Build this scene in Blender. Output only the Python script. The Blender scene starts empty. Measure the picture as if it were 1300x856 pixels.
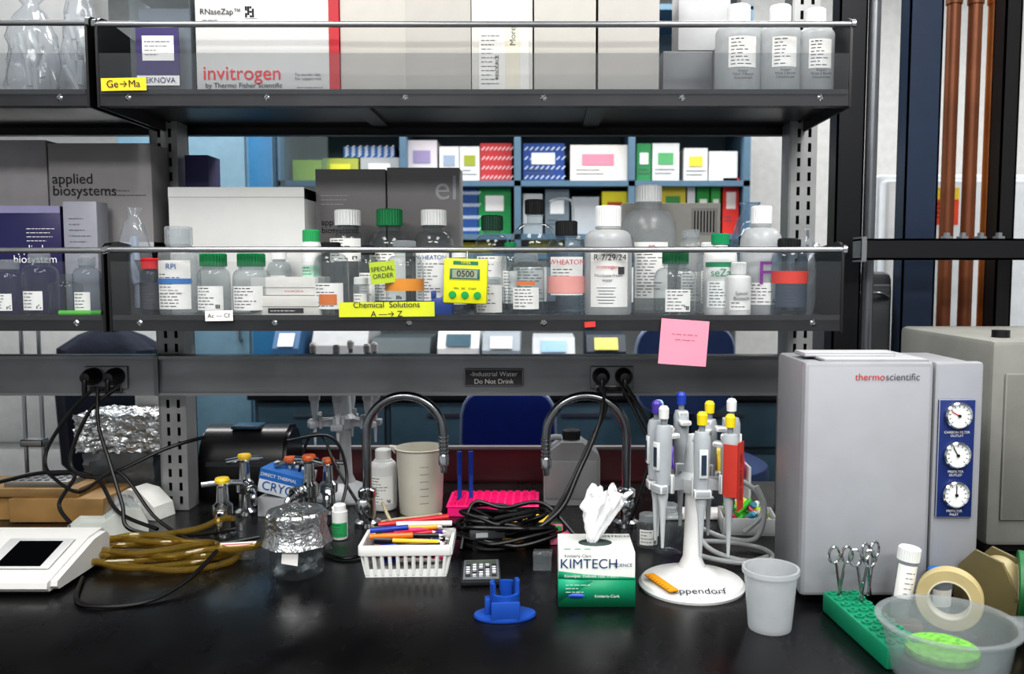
import bpy, bmesh, math, random
from mathutils import Vector, Matrix
random.seed(7)
# ---------------- camera model ----------------
F=1083.0; TH=math.atan(83/1083.0); c=math.cos(TH); s=math.sin(TH); PX=690.0
BZ=0.90; CH=0.4625; CZ=BZ+CH
def W(px,py,y):
    t=(428-py)/F; dz=y*(t*c-s)/(c+t*s); d=y*c-dz*s
    return ((px-PX)*d/F, CZ+dz)
def BY(py):
    t=(428-py)/F; return -CH*(c+t*s)/(t*c-s)
def X(px,py,y): return W(px,py,y)[0]
def Z(py,y): return W(690,py,y)[1]
sc=bpy.context.scene
cam=bpy.data.cameras.new("camera"); co=bpy.data.objects.new("camera",cam); sc.collection.objects.link(co)
cam.sensor_width=36; cam.lens=36*F/1300; co.location=(0,0,CZ); co.rotation_euler=(math.pi/2-TH,0,0)
cam.shift_x=-(PX-650)/1300; cam.clip_start=0.02
cam.dof.use_dof=True; cam.dof.focus_distance=1.36; cam.dof.aperture_fstop=5.0
sc.camera=co
try:
    sc.cycles.transparent_max_bounces=40
    sc.view_settings.view_transform='Standard'; sc.view_settings.exposure=-0.12
    sc.view_settings.look='Medium High Contrast'
except Exception as e: print(e)
# ---------------- materials ----------------
def lin(h):
    h=h.lstrip('#'); r=[int(h[i:i+2],16)/255 for i in (0,2,4)]
    return tuple((v/12.92 if v<=.04045 else ((v+.055)/1.055)**2.4) for v in r)
_m={}
def M(hexc,rough=.5,metal=0.0,noise=.06,ns=30,bump=0.0,bs=60,spec=.5,emit=0):
    key=(hexc,rough,metal,noise,ns,bump,bs,spec,emit)
    if key in _m: return _m[key]
    m=bpy.data.materials.new("mat_"+hexc.lstrip('#')); m.use_nodes=True
    nt=m.node_tree; b=nt.nodes["Principled BSDF"]; col=lin(hexc)
    tc=nt.nodes.new("ShaderNodeTexCoord"); n=nt.nodes.new("ShaderNodeTexNoise"); n.inputs["Scale"].default_value=ns; n.inputs["Detail"].default_value=4
    nt.links.new(tc.outputs["Object"],n.inputs["Vector"])
    cr=nt.nodes.new("ShaderNodeValToRGB"); cr.color_ramp.elements[0].position=.3; cr.color_ramp.elements[1].position=.7
    cr.color_ramp.elements[0].color=tuple(v*(1-noise) for v in col)+(1,)
    cr.color_ramp.elements[1].color=tuple(min(1,v*(1+noise)) for v in col)+(1,)
    nt.links.new(n.outputs["Fac"],cr.inputs["Fac"]); nt.links.new(cr.outputs["Color"],b.inputs["Base Color"])
    b.inputs["Roughness"].default_value=rough; b.inputs["Metallic"].default_value=metal
    b.inputs["Specular IOR Level"].default_value=spec
    if bump:
        n2=nt.nodes.new("ShaderNodeTexNoise"); n2.inputs["Scale"].default_value=bs
        nt.links.new(tc.outputs["Object"],n2.inputs["Vector"])
        bp=nt.nodes.new("ShaderNodeBump"); bp.inputs["Strength"].default_value=bump; bp.inputs["Distance"].default_value=.004
        nt.links.new(n2.outputs["Fac"],bp.inputs["Height"]); nt.links.new(bp.outputs["Normal"],b.inputs["Normal"])
    if emit:
        nt.links.new(cr.outputs["Color"],b.inputs["Emission Color"]); b.inputs["Emission Strength"].default_value=emit
    _m[key]=m; return m
def rvar(m,lo,hi,scale,st=1.0):
    nt=m.node_tree; b=nt.nodes["Principled BSDF"]; tc=nt.nodes.new("ShaderNodeTexCoord"); mp=nt.nodes.new("ShaderNodeMapping"); mp.inputs["Scale"].default_value=(1,st,1)
    n=nt.nodes.new("ShaderNodeTexNoise"); n.inputs["Scale"].default_value=scale; n.inputs["Detail"].default_value=8; n.inputs["Roughness"].default_value=.65
    mr=nt.nodes.new("ShaderNodeMapRange"); mr.inputs["From Min"].default_value=.3; mr.inputs["From Max"].default_value=.7; mr.inputs["To Min"].default_value=lo; mr.inputs["To Max"].default_value=hi
    nt.links.new(tc.outputs["Object"],mp.inputs[0]); nt.links.new(mp.outputs[0],n.inputs["Vector"]); nt.links.new(n.outputs["Fac"],mr.inputs["Value"]); nt.links.new(mr.outputs[0],b.inputs["Roughness"]); return m
def CL(name,tint=(.95,.97,.97),cloud=.06,ccol='#e8eeee',edge=.85,rough=.04):
    key=("clear",name)
    if key in _m: return _m[key]
    m=bpy.data.materials.new(name); m.use_nodes=True; nt=m.node_tree; nt.nodes.clear()
    o=nt.nodes.new("ShaderNodeOutputMaterial"); tr=nt.nodes.new("ShaderNodeBsdfTransparent"); tr.inputs[0].default_value=tint+(1,)
    gl=nt.nodes.new("ShaderNodeBsdfGlossy"); gl.inputs["Roughness"].default_value=rough
    df=nt.nodes.new("ShaderNodeBsdfDiffuse"); tl=nt.nodes.new("ShaderNodeBsdfTranslucent")
    tc=nt.nodes.new("ShaderNodeTexCoord"); n=nt.nodes.new("ShaderNodeTexNoise"); n.inputs["Scale"].default_value=25
    nt.links.new(tc.outputs["Object"],n.inputs["Vector"])
    mr=nt.nodes.new("ShaderNodeMapRange"); mr.inputs["To Min"].default_value=cloud*.8; mr.inputs["To Max"].default_value=min(1,cloud*1.2)
    nt.links.new(n.outputs["Fac"],mr.inputs["Value"])
    df.inputs[0].default_value=lin(ccol)+(1,); tl.inputs[0].default_value=lin(ccol)+(1,)
    m0=nt.nodes.new("ShaderNodeMixShader"); m0.inputs[0].default_value=.4; nt.links.new(df.outputs[0],m0.inputs[1]); nt.links.new(tl.outputs[0],m0.inputs[2])
    m1=nt.nodes.new("ShaderNodeMixShader"); nt.links.new(mr.outputs[0],m1.inputs[0]); nt.links.new(tr.outputs[0],m1.inputs[1]); nt.links.new(m0.outputs[0],m1.inputs[2])
    lw=nt.nodes.new("ShaderNodeLayerWeight"); lw.inputs[0].default_value=.5
    pw=nt.nodes.new("ShaderNodeMath"); pw.operation='POWER'; pw.inputs[1].default_value=3.6; nt.links.new(lw.outputs["Facing"],pw.inputs[0])
    ma=nt.nodes.new("ShaderNodeMath"); ma.operation='MULTIPLY_ADD'; ma.inputs[1].default_value=edge; ma.inputs[2].default_value=.035; nt.links.new(pw.outputs[0],ma.inputs[0])
    m2=nt.nodes.new("ShaderNodeMixShader"); nt.links.new(ma.outputs[0],m2.inputs[0]); nt.links.new(m1.outputs[0],m2.inputs[1]); nt.links.new(gl.outputs[0],m2.inputs[2])
    nt.links.new(m2.outputs[0],o.inputs[0]); _m[key]=m; return m
GLASS=CL("clear_glass",(.86,.89,.90),.02); PLAS=CL("clear_plastic",(.9,.92,.94),.08)
ACR=CL("clear_acrylic",(.96,.965,.97),.012,edge=.5); ACRT=CL("scuffed_acrylic",(.88,.89,.90),.07,'#a0a4a8',edge=.5); MILK=CL("milky_plastic",(.86,.88,.88),.72,'#dcdfe1',.3,.3)
CLOUD=CL("cloudy_plastic",(.90,.92,.93),.3,'#d8dcdf',.4,.25); BAG=CL("bag_plastic",(.92,.94,.96),.16,'#d6dae0',.7,.1)
AMBER=CL("amber_tubing",(.84,.72,.40),.34,'#a08a40',.6,.1); DKGL=CL("tinted_glass",(.62,.70,.77),.03)
BLUEW=CL("blue_tint_glass",(.55,.68,.78),.06)
WHITE=M('#e6e6e4',.45); WPL=M('#dfe0e0',.35); BLK=M('#101012',.4); DK=M('#1e1f22',.42,.3); STEEL=M('#b9bcc0',.28,1,.05)
CHROME=M('#c4c7ca',.16,1,.03); ALU=M('#95989c',.4,.8); PAPER=M('#efefec',.7,0,.02); INK=M('#1e1e24',.7,0,0); INK2=M('#55575f',.7,0,0)
YEL=M('#e6e23a',.6,0,.03); FOIL=M('#c6c9cb',.30,.95,.05,bump=.9,bs=130); CABLE=M('#0a0a0c',.42); GRN=M('#0a8a5a',.4); RED=M('#c8202a',.4)
# ---------------- builder ----------------
class G:
    def __init__(s,name,loc=(0,0,0),rz=0,rot=None):
        s.name=name; s.bm=bmesh.new(); s.mats=[]; s.loc=Vector(loc); s.rot=rot or (0,0,rz); s.txts=[]
    def mi(s,m):
        if m not in s.mats: s.mats.append(m)
        return s.mats.index(m)
    def add(s,vs,fs,m,T=None):
        i=s.mi(m); V=[s.bm.verts.new((T@Vector(v)) if T else Vector(v)) for v in vs]; out=[]
        for f in fs:
            try:
                q=s.bm.faces.new([V[k] for k in f]); q.material_index=i; q.smooth=True; out.append(q)
            except ValueError: pass
        return V,out
    def box(s,x0,x1,y0,y1,z0,z1,m,bev=0,T=None,seg=2):
        vs=[(x,y,z) for x in(x0,x1) for y in(y0,y1) for z in(z0,z1)]
        fs=[(0,1,3,2),(4,6,7,5),(0,4,5,1),(2,3,7,6),(0,2,6,4),(1,5,7,3)]
        V,Fc=s.add(vs,fs,m,T)
        if bev:
            es=list({e for f in Fc for e in f.edges})
            r=bmesh.ops.bevel(s.bm,geom=es,offset=bev,segments=seg,profile=.5,affect='EDGES',clamp_overlap=True)
            for f in r['faces']: f.smooth=True
        return s
    def lathe(s,prof,m,c0=(0,0,0),seg=32,T=None,mod=None,sx=1,sy=1):
        vs=[];rings=[]
        for r,z in prof:
            if r<1e-6: rings.append([len(vs)]); vs.append((c0[0],c0[1],c0[2]+z))
            else:
                ring=[]
                for k in range(seg):
                    a=2*math.pi*k/seg; rr=r*(mod(a,z,k) if mod else 1)
                    ring.append(len(vs)); vs.append((c0[0]+sx*rr*math.cos(a),c0[1]+sy*rr*math.sin(a),c0[2]+z))
                rings.append(ring)
        fs=[]
        for a,b in zip(rings[:-1],rings[1:]):
            if len(a)==1 and len(b)==1: continue
            for k in range(seg):
                k2=(k+1)%seg
                if len(a)==1: fs.append((a[0],b[k2],b[k]))
                elif len(b)==1: fs.append((a[k],a[k2],b[0]))
                else: fs.append((a[k],a[k2],b[k2],b[k]))
        s.add(vs,fs,m,T); return s
    def cyl(s,x,y,z0,z1,r,m,seg=24,r2=None,T=None):
        r2=r if r2 is None else r2
        return s.lathe([(0,z0),(r,z0),(r2,z1),(0,z1)],m,(x,y,0),seg,T)
    def cap(s,x,y,z0,z1,r,m,n=28):
        b=min(.002,(z1-z0)*.2)
        return s.lathe([(0,z0),(r,z0),(r,z1-b),(r-b,z1),(0,z1)],m,(x,y,0),n*2,None,lambda a,z,k:1 if k%2 else .955)
    def prism(s,pts,ax,a,b,m,T=None):
        n=len(pts)
        def P(u,v,w): return {'x':(w,u,v),'y':(u,w,v),'z':(u,v,w)}[ax]
        vs=[P(u,v,a) for u,v in pts]+[P(u,v,b) for u,v in pts]
        fs=[tuple(range(n)),tuple(range(2*n-1,n-1,-1))]+[(i,(i+1)%n,n+(i+1)%n,n+i) for i in range(n)]
        s.add(vs,fs,m,T); return s
    def quad(s,pts,m,T=None): s.add(pts,[tuple(range(len(pts)))],m,T); return s
    def tube(s,pts,r,m,seg=10,sm=6,closed=False,T=None):
        P=[Vector(p) for p in pts]
        if sm>1 and len(P)>2:
            Q=[];n=len(P); rng=range(n if closed else n-1)
            for i in rng:
                if closed: p0,p1,p2,p3=P[i-1],P[i],P[(i+1)%n],P[(i+2)%n]
                else: p0,p1,p2,p3=P[max(i-1,0)],P[i],P[i+1],P[min(i+2,n-1)]
                for k in range(sm):
                    t=k/sm; Q.append(.5*((2*p1)+(-p0+p2)*t+(2*p0-5*p1+4*p2-p3)*t*t+(-p0+3*p1-3*p2+p3)*t**3))
            if not closed: Q.append(P[-1])
            P=Q
        vs=[];N=None;n=len(P)
        for i,p in enumerate(P):
            if closed: t=(P[(i+1)%n]-P[i-1])
            else: t=P[min(i+1,n-1)]-P[max(i-1,0)]
            if t.length<1e-9: t=Vector((0,0,1))
            t.normalize()
            if N is None: N=t.orthogonal().normalized()
            N=(N-t*N.dot(t)); N=N.normalized() if N.length>1e-6 else t.orthogonal().normalized()
            B=t.cross(N); rr=r(i/(n-1)) if callable(r) else r
            for k in range(seg):
                a=2*math.pi*k/seg; vs.append(tuple(p+rr*(math.cos(a)*N+math.sin(a)*B)))
        fs=[]
        for i in range(n if closed else n-1):
            j=(i+1)%n
            for k in range(seg):
                k2=(k+1)%seg; fs.append((i*seg+k,i*seg+k2,j*seg+k2,j*seg+k))
        if not closed: fs+= [tuple(range(seg))[::-1],tuple((n-1)*seg+k for k in range(seg))]
        s.add(vs,fs,m,T); return s
    def patch(s,r,a,z0,z1,m,c0=(0,0),ac=0,sx=1,sy=1,n=10):
        vs=[]
        for k in range(n+1):
            t=-math.pi/2+ac-a+2*a*k/n
            x=c0[0]+sx*r*math.cos(t); y=c0[1]+sy*r*math.sin(t); vs+=[(x,y,z0),(x,y,z1)]
        s.add(vs,[(2*k,2*k+2,2*k+3,2*k+1) for k in range(n)],m); return s
    def text(s,t,pos,size,m,R=None,al='CENTER',ex=0): s.txts.append((t,pos,size,m,R,al,ex)); return s
    def lines(s,x0,x1,y,z1,n,dz,m=None,th=.001):
        m=m or INK2
        for i in range(n):
            w=(x1-x0)*random.uniform(.45,1); z=z1-i*dz; x=x0
            while x<x0+w:
                l=random.uniform(.003,.009); s.quad([(x,y,z),(min(x+l,x0+w),y,z),(min(x+l,x0+w),y,z+th),(x,y,z+th)],m); x+=l+.0015
        return s
    def done(s,ang=32,norm=True):
        if norm: bmesh.ops.recalc_face_normals(s.bm,faces=s.bm.faces)
        me=bpy.data.meshes.new(s.name); s.bm.to_mesh(me); s.bm.free()
        for m in s.mats: me.materials.append(m)
        me.set_sharp_from_angle(angle=math.radians(ang))
        o=bpy.data.objects.new(s.name,me); sc.collection.objects.link(o); o.location=s.loc; o.rotation_euler=s.rot
        for i,(t,pos,size,m,R,al,ex) in enumerate(s.txts):
            cu=bpy.data.curves.new("print",'FONT'); cu.body=t; cu.size=size; cu.align_x=al; cu.align_y='CENTER'; cu.extrude=ex
            cu.materials.append(m); to=bpy.data.objects.new("printed_text_%d"%(i+1),cu); sc.collection.objects.link(to)
            to.parent=o; mt=Matrix.Translation(pos)@(R if R is not None else Matrix.Rotation(math.pi/2,4,'X')); to.matrix_local=mt
        return o
RX=lambda a:Matrix.Rotation(math.radians(a),4,'X')
RY=lambda a:Matrix.Rotation(math.radians(a),4,'Y')
RZ=lambda a:Matrix.Rotation(math.radians(a),4,'Z')
TR=lambda x,y,z:Matrix.Translation((x,y,z))
# ---------------- room ----------------
G("floor").box(-3.6,3.6,-2.5,4.6,-.05,0,M('#7d7f7e',.35,0,.08,4)).done()
G("wall_back").box(-3.6,3.6,4.5,4.6,0,2.9,M('#cfd2d3',.8)).done()
G("wall_left").box(-3.7,-3.6,-2.5,4.6,0,2.9,M('#cccfd2',.8)).done()
G("wall_right").box(3.6,3.7,-2.5,4.6,0,2.9,M('#c6c8c8',.8)).done()
G("ceiling").box(-3.7,3.7,-2.5,4.6,2.9,2.95,M('#e2e2de',.9)).done()
G("wall_partition").box(.88,3.59,3.9,3.98,.001,2.899,M('#dadbdb',.8)).done()
def light(x,y,sx,sy,e):
    g=G("ceiling_light",(x,y,2.86)); g.box(-sx/2-.04,sx/2+.04,-sy/2-.04,sy/2+.04,0,.04,WHITE,.005)
    g.box(-sx/2,sx/2,-sy/2,sy/2,-.004,.002,M('#ffffff',.5,0,0,emit=1.5)); o=g.done()
    l=bpy.data.lights.new("lamp",'AREA'); l.shape='RECTANGLE'; l.size=sx; l.size_y=sy; l.energy=e; l.color=(1,.98,.95)
    lo=bpy.data.objects.new("lamp",l); sc.collection.objects.link(lo); lo.location=(0,0,-.012); lo.parent=o
light(-.9,.3,.6,1.2,34); light(.8,.3,.6,1.2,34); light(-.9,-1.4,1.2,.6,50); light(.9,-1.4,1.2,.6,50)
light(-1.3,2.6,1.2,.5,30); light(.5,2.6,1.2,.5,32); light(2.2,2.2,.5,1.2,32)
wd=bpy.data.worlds.new("World"); sc.world=wd; wd.use_nodes=True
wd.node_tree.nodes["Background"].inputs[0].default_value=(.97,.98,1,1); wd.node_tree.nodes["Background"].inputs[1].default_value=.44
# ---------------- bench ----------------
g=G("lab_bench"); top=rvar(M('#0c0c0e',.26,0,.3,6,bump=.05,bs=14,spec=.5),.17,.42,7,.5); BB=1.86
g.box(-2.3,1.6,.62,BB,.86,.90,top,.004); g.box(-2.25,1.55,.68,BB-.04,.1,.86,M('#6d7a84',.5)); g.box(-2.25,1.55,.74,BB-.06,0,.1,BLK)
for i in range(6):
    x=-2.2+i*.63; g.box(x,x+.6,.66,.68,.66,.83,M('#76848f',.5),.003); g.box(x,x+.6,.66,.68,.14,.64,M('#76848f',.5),.003); g.tube([(x+.22,.66,.75),(x+.22,.64,.75),(x+.38,.64,.75),(x+.38,.66,.75)],.004,STEEL,sm=1)
g.done()
g=G("bench_back_guard"); gy=BB+.006; gz=Z(567,gy); g.box(-.60,.25,gy,gy+.008,.5,gz-.006,M('#5a262c',.3)); g.box(-.605,.255,gy-.004,gy+.014,gz-.006,gz,M('#908a8c',.4)); 
g.box(-.61,-.595,gy-.003,gy+.014,0,gz,ALU); g.box(.245,.26,gy-.003,gy+.014,0,gz,ALU); g.done()
# ---------------- uprights ----------------
def upright(x):
    g=G("shelf_upright_post",(x,1.627,0)); m=M('#a0a2a2',.45,.55,.1,12); w=.024; z0,z1=.901,2.25
    g.box(-w,-w+.003,0,.05,z0,z1,m); g.box(w-.003,w,0,.05,z0,z1,m); g.box(-w,w,.047,.05,z0,z1,M('#2a2b2d',.5,.5))
    for a,b in((-w,-.013),(-.007,.007),(.013,w)): g.box(a,b,-.002,0,z0,z1,m)
    z=z0
    while z<z1:
        for a,b in((-.013,-.007),(.007,.013)): g.box(a,b,-.0018,-.0002,z,z+.011,m)
        z+=.027
    g.box(-w-.004,-w,-.002,.05,z0,z1,M('#8e9091',.4,.7)); g.done()
upright(-.712); upright(.490)
# ---------------- shelves ----------------
SF=1.387; SB=1.70
ZT=Z(113,1.385); ZM=Z(400,1.390)
LIP=rvar(M('#343538',.42,.4,.12,14),.3,.55,10); UND=M('#2c2d30',.3,.5,.1,8)
def shelf(x0,x1,zf,rodpy,acr_py,name,nsc,ac=None):
    rz=Z(rodpy,SF)
    g=G(name)
    g.box(x0,x1,SF+.003,SB,zf-.009,zf-.004,UND)
    g.box(x0,x1,SF,SF+.003,zf-.026,zf+.0,LIP)
    g.box(x0,x1,SB-.003,SB,zf-.026,zf+.02,LIP)
    g.box(x0,x1,SF+.003,SF+.02,zf-.026,zf-.024,LIP); g.box(x0,x1,SB-.02,SB-.003,zf-.026,zf-.024,LIP)
    for xx in((x0+x1)/2-.2,(x0+x1)/2+.2): g.box(xx-.015,xx+.015,SF+.02,SB-.02,zf-.014,zf-.009,UND)
    for i in range(nsc):
        xx=x0+(x1-x0)*(i+.2)/(nsc-.6); g.cyl(0,0,0,.002,.0052,CHROME,20,.003,T=TR(xx,SF,zf-.013)@RX(90)); g.box(-.003,.003,-.0005,.0005,.0018,.0023,BLK,T=TR(xx,SF,zf-.013)@RX(90)@RZ(40))
    rt=rz+.012
    pts=[(SF-.001,zf-.028),(SF-.001,rt-.02),(SF+.003,rt-.006),(SF+.012,rt),(SF+.03,rt+.002)]+[(SF+.03+.2*k/6,rt+.002-.012*math.sin(k/6*math.pi/2)) for k in range(1,7)]+[(SB,rt-.012),(SB,zf-.028)]
    g.prism(pts,'x',x0-.004,x0,BLK); g.prism(pts,'x',x1,x1+.004,BLK)
    g.tube([(x0-.006,SF+.004,rz),(x1+.006,SF+.004,rz)],.0048,M('#a0a2a5',.3,.85),14,1)
    for xx in(x0-.006,x1+.004): g.cyl(0,0,-.002,.004,.008,CHROME,16,T=TR(xx,SF+.004,rz)@RY(90))
    az=Z(acr_py,SF)
    g.box(x0+.002,x1-.002,SF-.0035,SF-.0005,zf-.008,az,ac or ACR)
    g.done()
shelf(-.708,.487,ZT,30,68,"wall_shelf",6,ACRT); shelf(-.702,.483,ZM,317,332,"wall_shelf",6)
shelf(-1.94,-.728,ZT,28,68,"wall_shelf",6,ACRT); shelf(-1.94,-.716,ZM,318,332,"wall_shelf",6)
# service rail
rz1,rz0=1.206,1.132
g=G("service_rail"); m=rvar(M('#8e9093',.42,.6,.1,8),.3,.5,12)
for a,b in((-2.0,-.722),(-.718,.62)):
    g.box(a,b,1.58,1.622,rz0,rz1,m,.003); g.box(a,b,1.576,1.580,rz1-.006,rz1,m); g.box(a,b,1.576,1.580,rz0,rz0+.005,m)
g.box(-.724,-.716,1.574,1.58,rz0,rz1,M('#75777a',.4,.8))
x,z=W(627,479,1.575); g.box(x-.055,x+.055,1.572,1.58,z-.016,z+.016,M('#3c3d40',.5),.002)
g.text("-Industrial Water",(x,1.5715,z+.006),.0125,PAPER); g.text("Do Not Drink",(x,1.5715,z-.008),.0125,PAPER)
g.done()
def outlet(px):
    x,z=W(px,480,1.575); g=G("power_outlet",(x,1.575,z)); g.box(-.04,.04,-.003,.005,-.02,.022,M('#8a8c90',.4,.7),.002)
    for dx in(-.021,.021):
        g.lathe([(0,0),(.016,0),(.016,.012),(.014,.02),(.009,.034),(0,.036)],BLK,T=TR(dx,-.003,.004)@RX(90)); g.tube([(dx,-.03,.004),(dx,-.037,-.002),(dx,-.038,-.03)],.0045,CABLE)
    g.box(-.03,.03,-.006,0,-.026,-.014,BLK,.001); g.done()
outlet(135); outlet(777)
# ---------------- background ----------------
BG=M('#56748a',.6,0,.05)
g=G("open_wall_cabinet"); y0,y1=3.1,3.42; xa=X(358,240,y0); xb=X(948,240,y0); zb,zt=1.42,2.3
zs=[Z(300,y0),Z(232,y0),Z(150,y0)]
g.box(xa,xb,y1,y1+.02,zb,zt,M('#7b8d96',.7)); 
xd1=X(657,240,y0); xd2=X(802,240,y0); xd0=X(512,240,y0)
for x in(xa,xd1,xd2,xb,xd0): g.box(x-.012,x+.012,y0,y1,zb,zt,BG)
for z in [zb]+zs+[zt]: g.box(xa-.012,xb+.012,y0,y1,z-.012,z+.008,BG)
g.box(xa,xa+.17,y0-.02,y0-.002,zs[0]+.02,zt-.02,CL("door_glass",(.66,.78,.84),.08)); g.done()
def bgboxes():
    g=G("shelved_reagent_boxes"); C=lambda h:M(h,.6,0,.03)
    def b(p0,p1,q0,q1,h,lab=None,y=3.14,pat=None):
        x0,z0=W(p0,q1,y); x1,z1=W(p1,q0,y)
        zn=min(zs,key=lambda z:abs(z-z0))
        if abs(zn-z0)<.05: z0=zn+.0085
        g.box(x0,x1-.004,y,y+.2,z0,z1,C(h))
        if lab:
            g.box(x0+.2*(x1-x0),x1-.25*(x1-x0),y-.002,y,z0+.45*(z1-z0),z0+.75*(z1-z0),C(lab)); g.lines(x0+.1*(x1-x0),x1-.1*(x1-x0),y-.001,z0+.3*(z1-z0),2,.014,None,.004)
        if pat:
            n=8
            for i in range(n):
                for j in range(4):
                    u=x0+(x1-x0)*(i+.2)/n; v=z0+(z1-z0)*(j+.3)/4
                    g.quad([(u,y-.001,v),(u+.012,y-.001,v+.012),(u+.016,y-.001,v+.01),(u+.004,y-.001,v-.002)],C(pat))
    b(372,410,203,230,'#d0d03a'); b(410,456,201,230,'#a8b050','#e3e04a'); b(436,502,186,200,'#2a5d9a',pat='#dfe6ee',y=3.16); b(458,508,200,230,'#a9adb0','#e8e8e8')
    b(517,556,178,230,'#d8d4da','#9a8fb8'); b(558,584,186,230,'#dde0e2','#97a7c0'); b(584,610,186,230,'#e0e2e4','#9aa53a'); b(610,651,182,230,'#b8343c',pat='#e8c8ca')
    b(664,718,182,230,'#1c4488',pat='#c8d4e4',lab='#e4e6e8'); b(724,798,184,230,'#e4e2de','#e88aa0'); b(808,828,182,230,'#2f8a52','#e8e8e8'); b(828,864,182,230,'#d8dcdc','#5aa870'); b(868,900,188,230,'#d9dbdc','#d8c84a'); b(900,938,192,230,'#e0e2e2')
    b(372,420,250,298,'#8a9498'); b(430,500,256,298,'#78889a'); b(518,580,240,298,'#a8acb0'); b(584,608,236,298,'#1a4b8c',pat='#c8d4e4'); b(608,650,232,298,'#0f8848','#e8e8e8')
    b(664,690,246,298,'#bdc2c6'); b(692,724,240,298,'#6c7a84','#dfe3e6'); b(726,762,250,298,'#b0b6bc'); b(764,798,243,298,'#e4d92a','#b8542f')
    b(808,836,236,298,'#5aa83e'); b(838,872,233,298,'#c8b83a','#3f8f4e'); b(872,884,236,298,'#d5d8da'); b(884,902,238,298,'#1c903e','#e6e6e6'); b(902,916,238,298,'#36a248','#e6e6e6'); b(917,940,226,298,'#d4352f','#e8dada')
    g.done()
bgboxes()
g=G("shelved_supply_boxes"); x=xa+.03
while x<xb-.12:
    w=random.uniform(.07,.15)
    if all(abs(x-q)>.02 and not(x<q<x+w+.02) for q in (xd0,xd1,xd2)): g.box(x,x+w,3.15,3.35,zb+.0085,zb+random.uniform(.05,.07),M(random.choice(['#cfd2d4','#4a78a8','#c8c8c4','#3a8a5a','#c8b83a']),.6))
    x+=w+.012
g.done()
g=G("storage_locker"); x0=X(150,240,3.3); x1=X(350,240,3.3); g.box(x0,x1,3.3,3.7,0,2.2,M('#6f8fa2',.55),.004)
g.box(x1-.1,x1-.004,3.285,3.3,.05,2.15,M('#2b6f9c',.5),.003); g.box(x0+.01,x1-.11,3.285,3.3,.05,2.15,M('#7091a4',.5),.003); g.tube([(x1-.14,3.285,1.1),(x1-.14,3.26,1.1),(x1-.14,3.26,1.25),(x1-.14,3.285,1.25)],.006,STEEL,sm=1); g.done()
g=G("back_counter"); g.box(-1.0,.86,2.85,3.5,.93,.96,M('#1c1d20',.4),.003); g.box(-.99,.85,2.9,3.5,.08,.93,M('#4f6672',.5)); g.box(-.99,.85,2.95,3.5,0,.08,BLK)
for i in range(4):
    x=-.98+i*.455; 
    for a,b in((.76,.92),(.58,.74),(.12,.56)): g.box(x,x+.44,2.885,2.9,a,b,M('#4d6b7c',.5),.004); g.box(x+.13,x+.3,2.87,2.885,b-.05,b-.04,STEEL)
g.done()
def bgitem(name,p0,p1,q0,y,col,scr=None,dp=.25,zf=.96):
    x0,z1=W(p0,q0,y); x1,_=W(p1,q0,y); g=G(name,((x0+x1)/2,y,zf)); w=(x1-x0)/2; h=z1-zf
    g.prism([(0,0),(0,h*.7),(.04,h),(dp,h),(dp,0)],'x',-w,w,M(col,.5))
    g.box(-w*.8,w*.8,-.004,0,h*.15,h*.3,DK)
    if scr: g.quad([(-w*.6,.0,h*.72),(w*.6,.0,h*.72),(w*.6,.03,h*.93),(-w*.6,.03,h*.93)],M(scr,.3),TR(0,-.002,.003))
    g.done()
bgitem("thermal_cycler",555,608,421,2.95,'#e6e8ea','#3a5a6a'); bgitem("desktop_printer",395,466,416,2.95,'#b4b7bb'); bgitem("centrifuge",612,660,424,2.9,'#99a3ac','#c8ccd0'); bgitem("heat_block",676,730,430,2.9,'#b6bcc2','#6a9ac0'); bgitem("vortex_mixer",345,378,420,2.9,'#3d6890','#e0e4e8'); bgitem("power_supply",745,795,426,2.9,'#1d2a3a','#c8b83a')
bgitem("microcentrifuge",470,545,430,2.95,'#3c4a50')
def chair(x,y,zt,w,col):
    m=M(col,.55,0,.1); g=G("office_chair",(x,y,0)); zb=zt-.27
    pts=[]
    for k in range(24):
        a=2*math.pi*k/24; u=math.copysign(abs(math.cos(a))**.5,math.cos(a)); v=math.copysign(abs(math.sin(a))**.5,math.sin(a)); pts.append((w*u,(zt+zb)/2+(zt-zb)/2*v))
    g.prism(pts,'y',0,.035,m); g.tube([(p[0],.017,p[1]) for p in pts],.009,M('#7a86a0',.4),closed=True,sm=1)
    zs_=zb-.15; g.box(-.03,.03,.03,.045,zs_-.02,zb+.1,BLK,.004); g.box(-.03,.03,-.2,.045,zs_-.04,zs_-.02,BLK,.004)
    g.lathe([(0,0),(.2,0),(.215,.02),(.21,.05),(.18,.065),(0,.06)],m,(0,-.16,zs_-.02)); g.cyl(0,-.16,.1,zs_-.02,.025,STEEL)
    for k in range(5):
        a=2*math.pi*k/5+.3; g.tube([(0,-.16,.11),(.12*math.cos(a),-.16+.12*math.sin(a),.09),(.22*math.cos(a),-.16+.22*math.sin(a),.06)],.015,BLK,8,2)
        g.lathe([(0,-.012),(.026,-.012),(.028,0),(.026,.012),(0,.012)],BLK,T=TR(.22*math.cos(a),-.16+.22*math.sin(a),.028)@RZ(math.degrees(a))@RX(90))
    g.done()
chair(X(645,530,2.3),2.3,Z(497,2.3),.125,'#123a9c'); chair(X(872,450,2.6),2.62,Z(414,2.6),.15,'#16305c')
g=G("white_refrigerator",(-1.64,2.7,0)); g.box(-.34,.28,0,.5,.03,1.33,M('#cccecd',.4),.012); g.box(-.335,.275,-.02,0,.05,.8,M('#d2d4d4',.4),.006); g.box(-.335,.275,-.02,0,.82,1.32,M('#d2d4d4',.4),.006)
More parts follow.
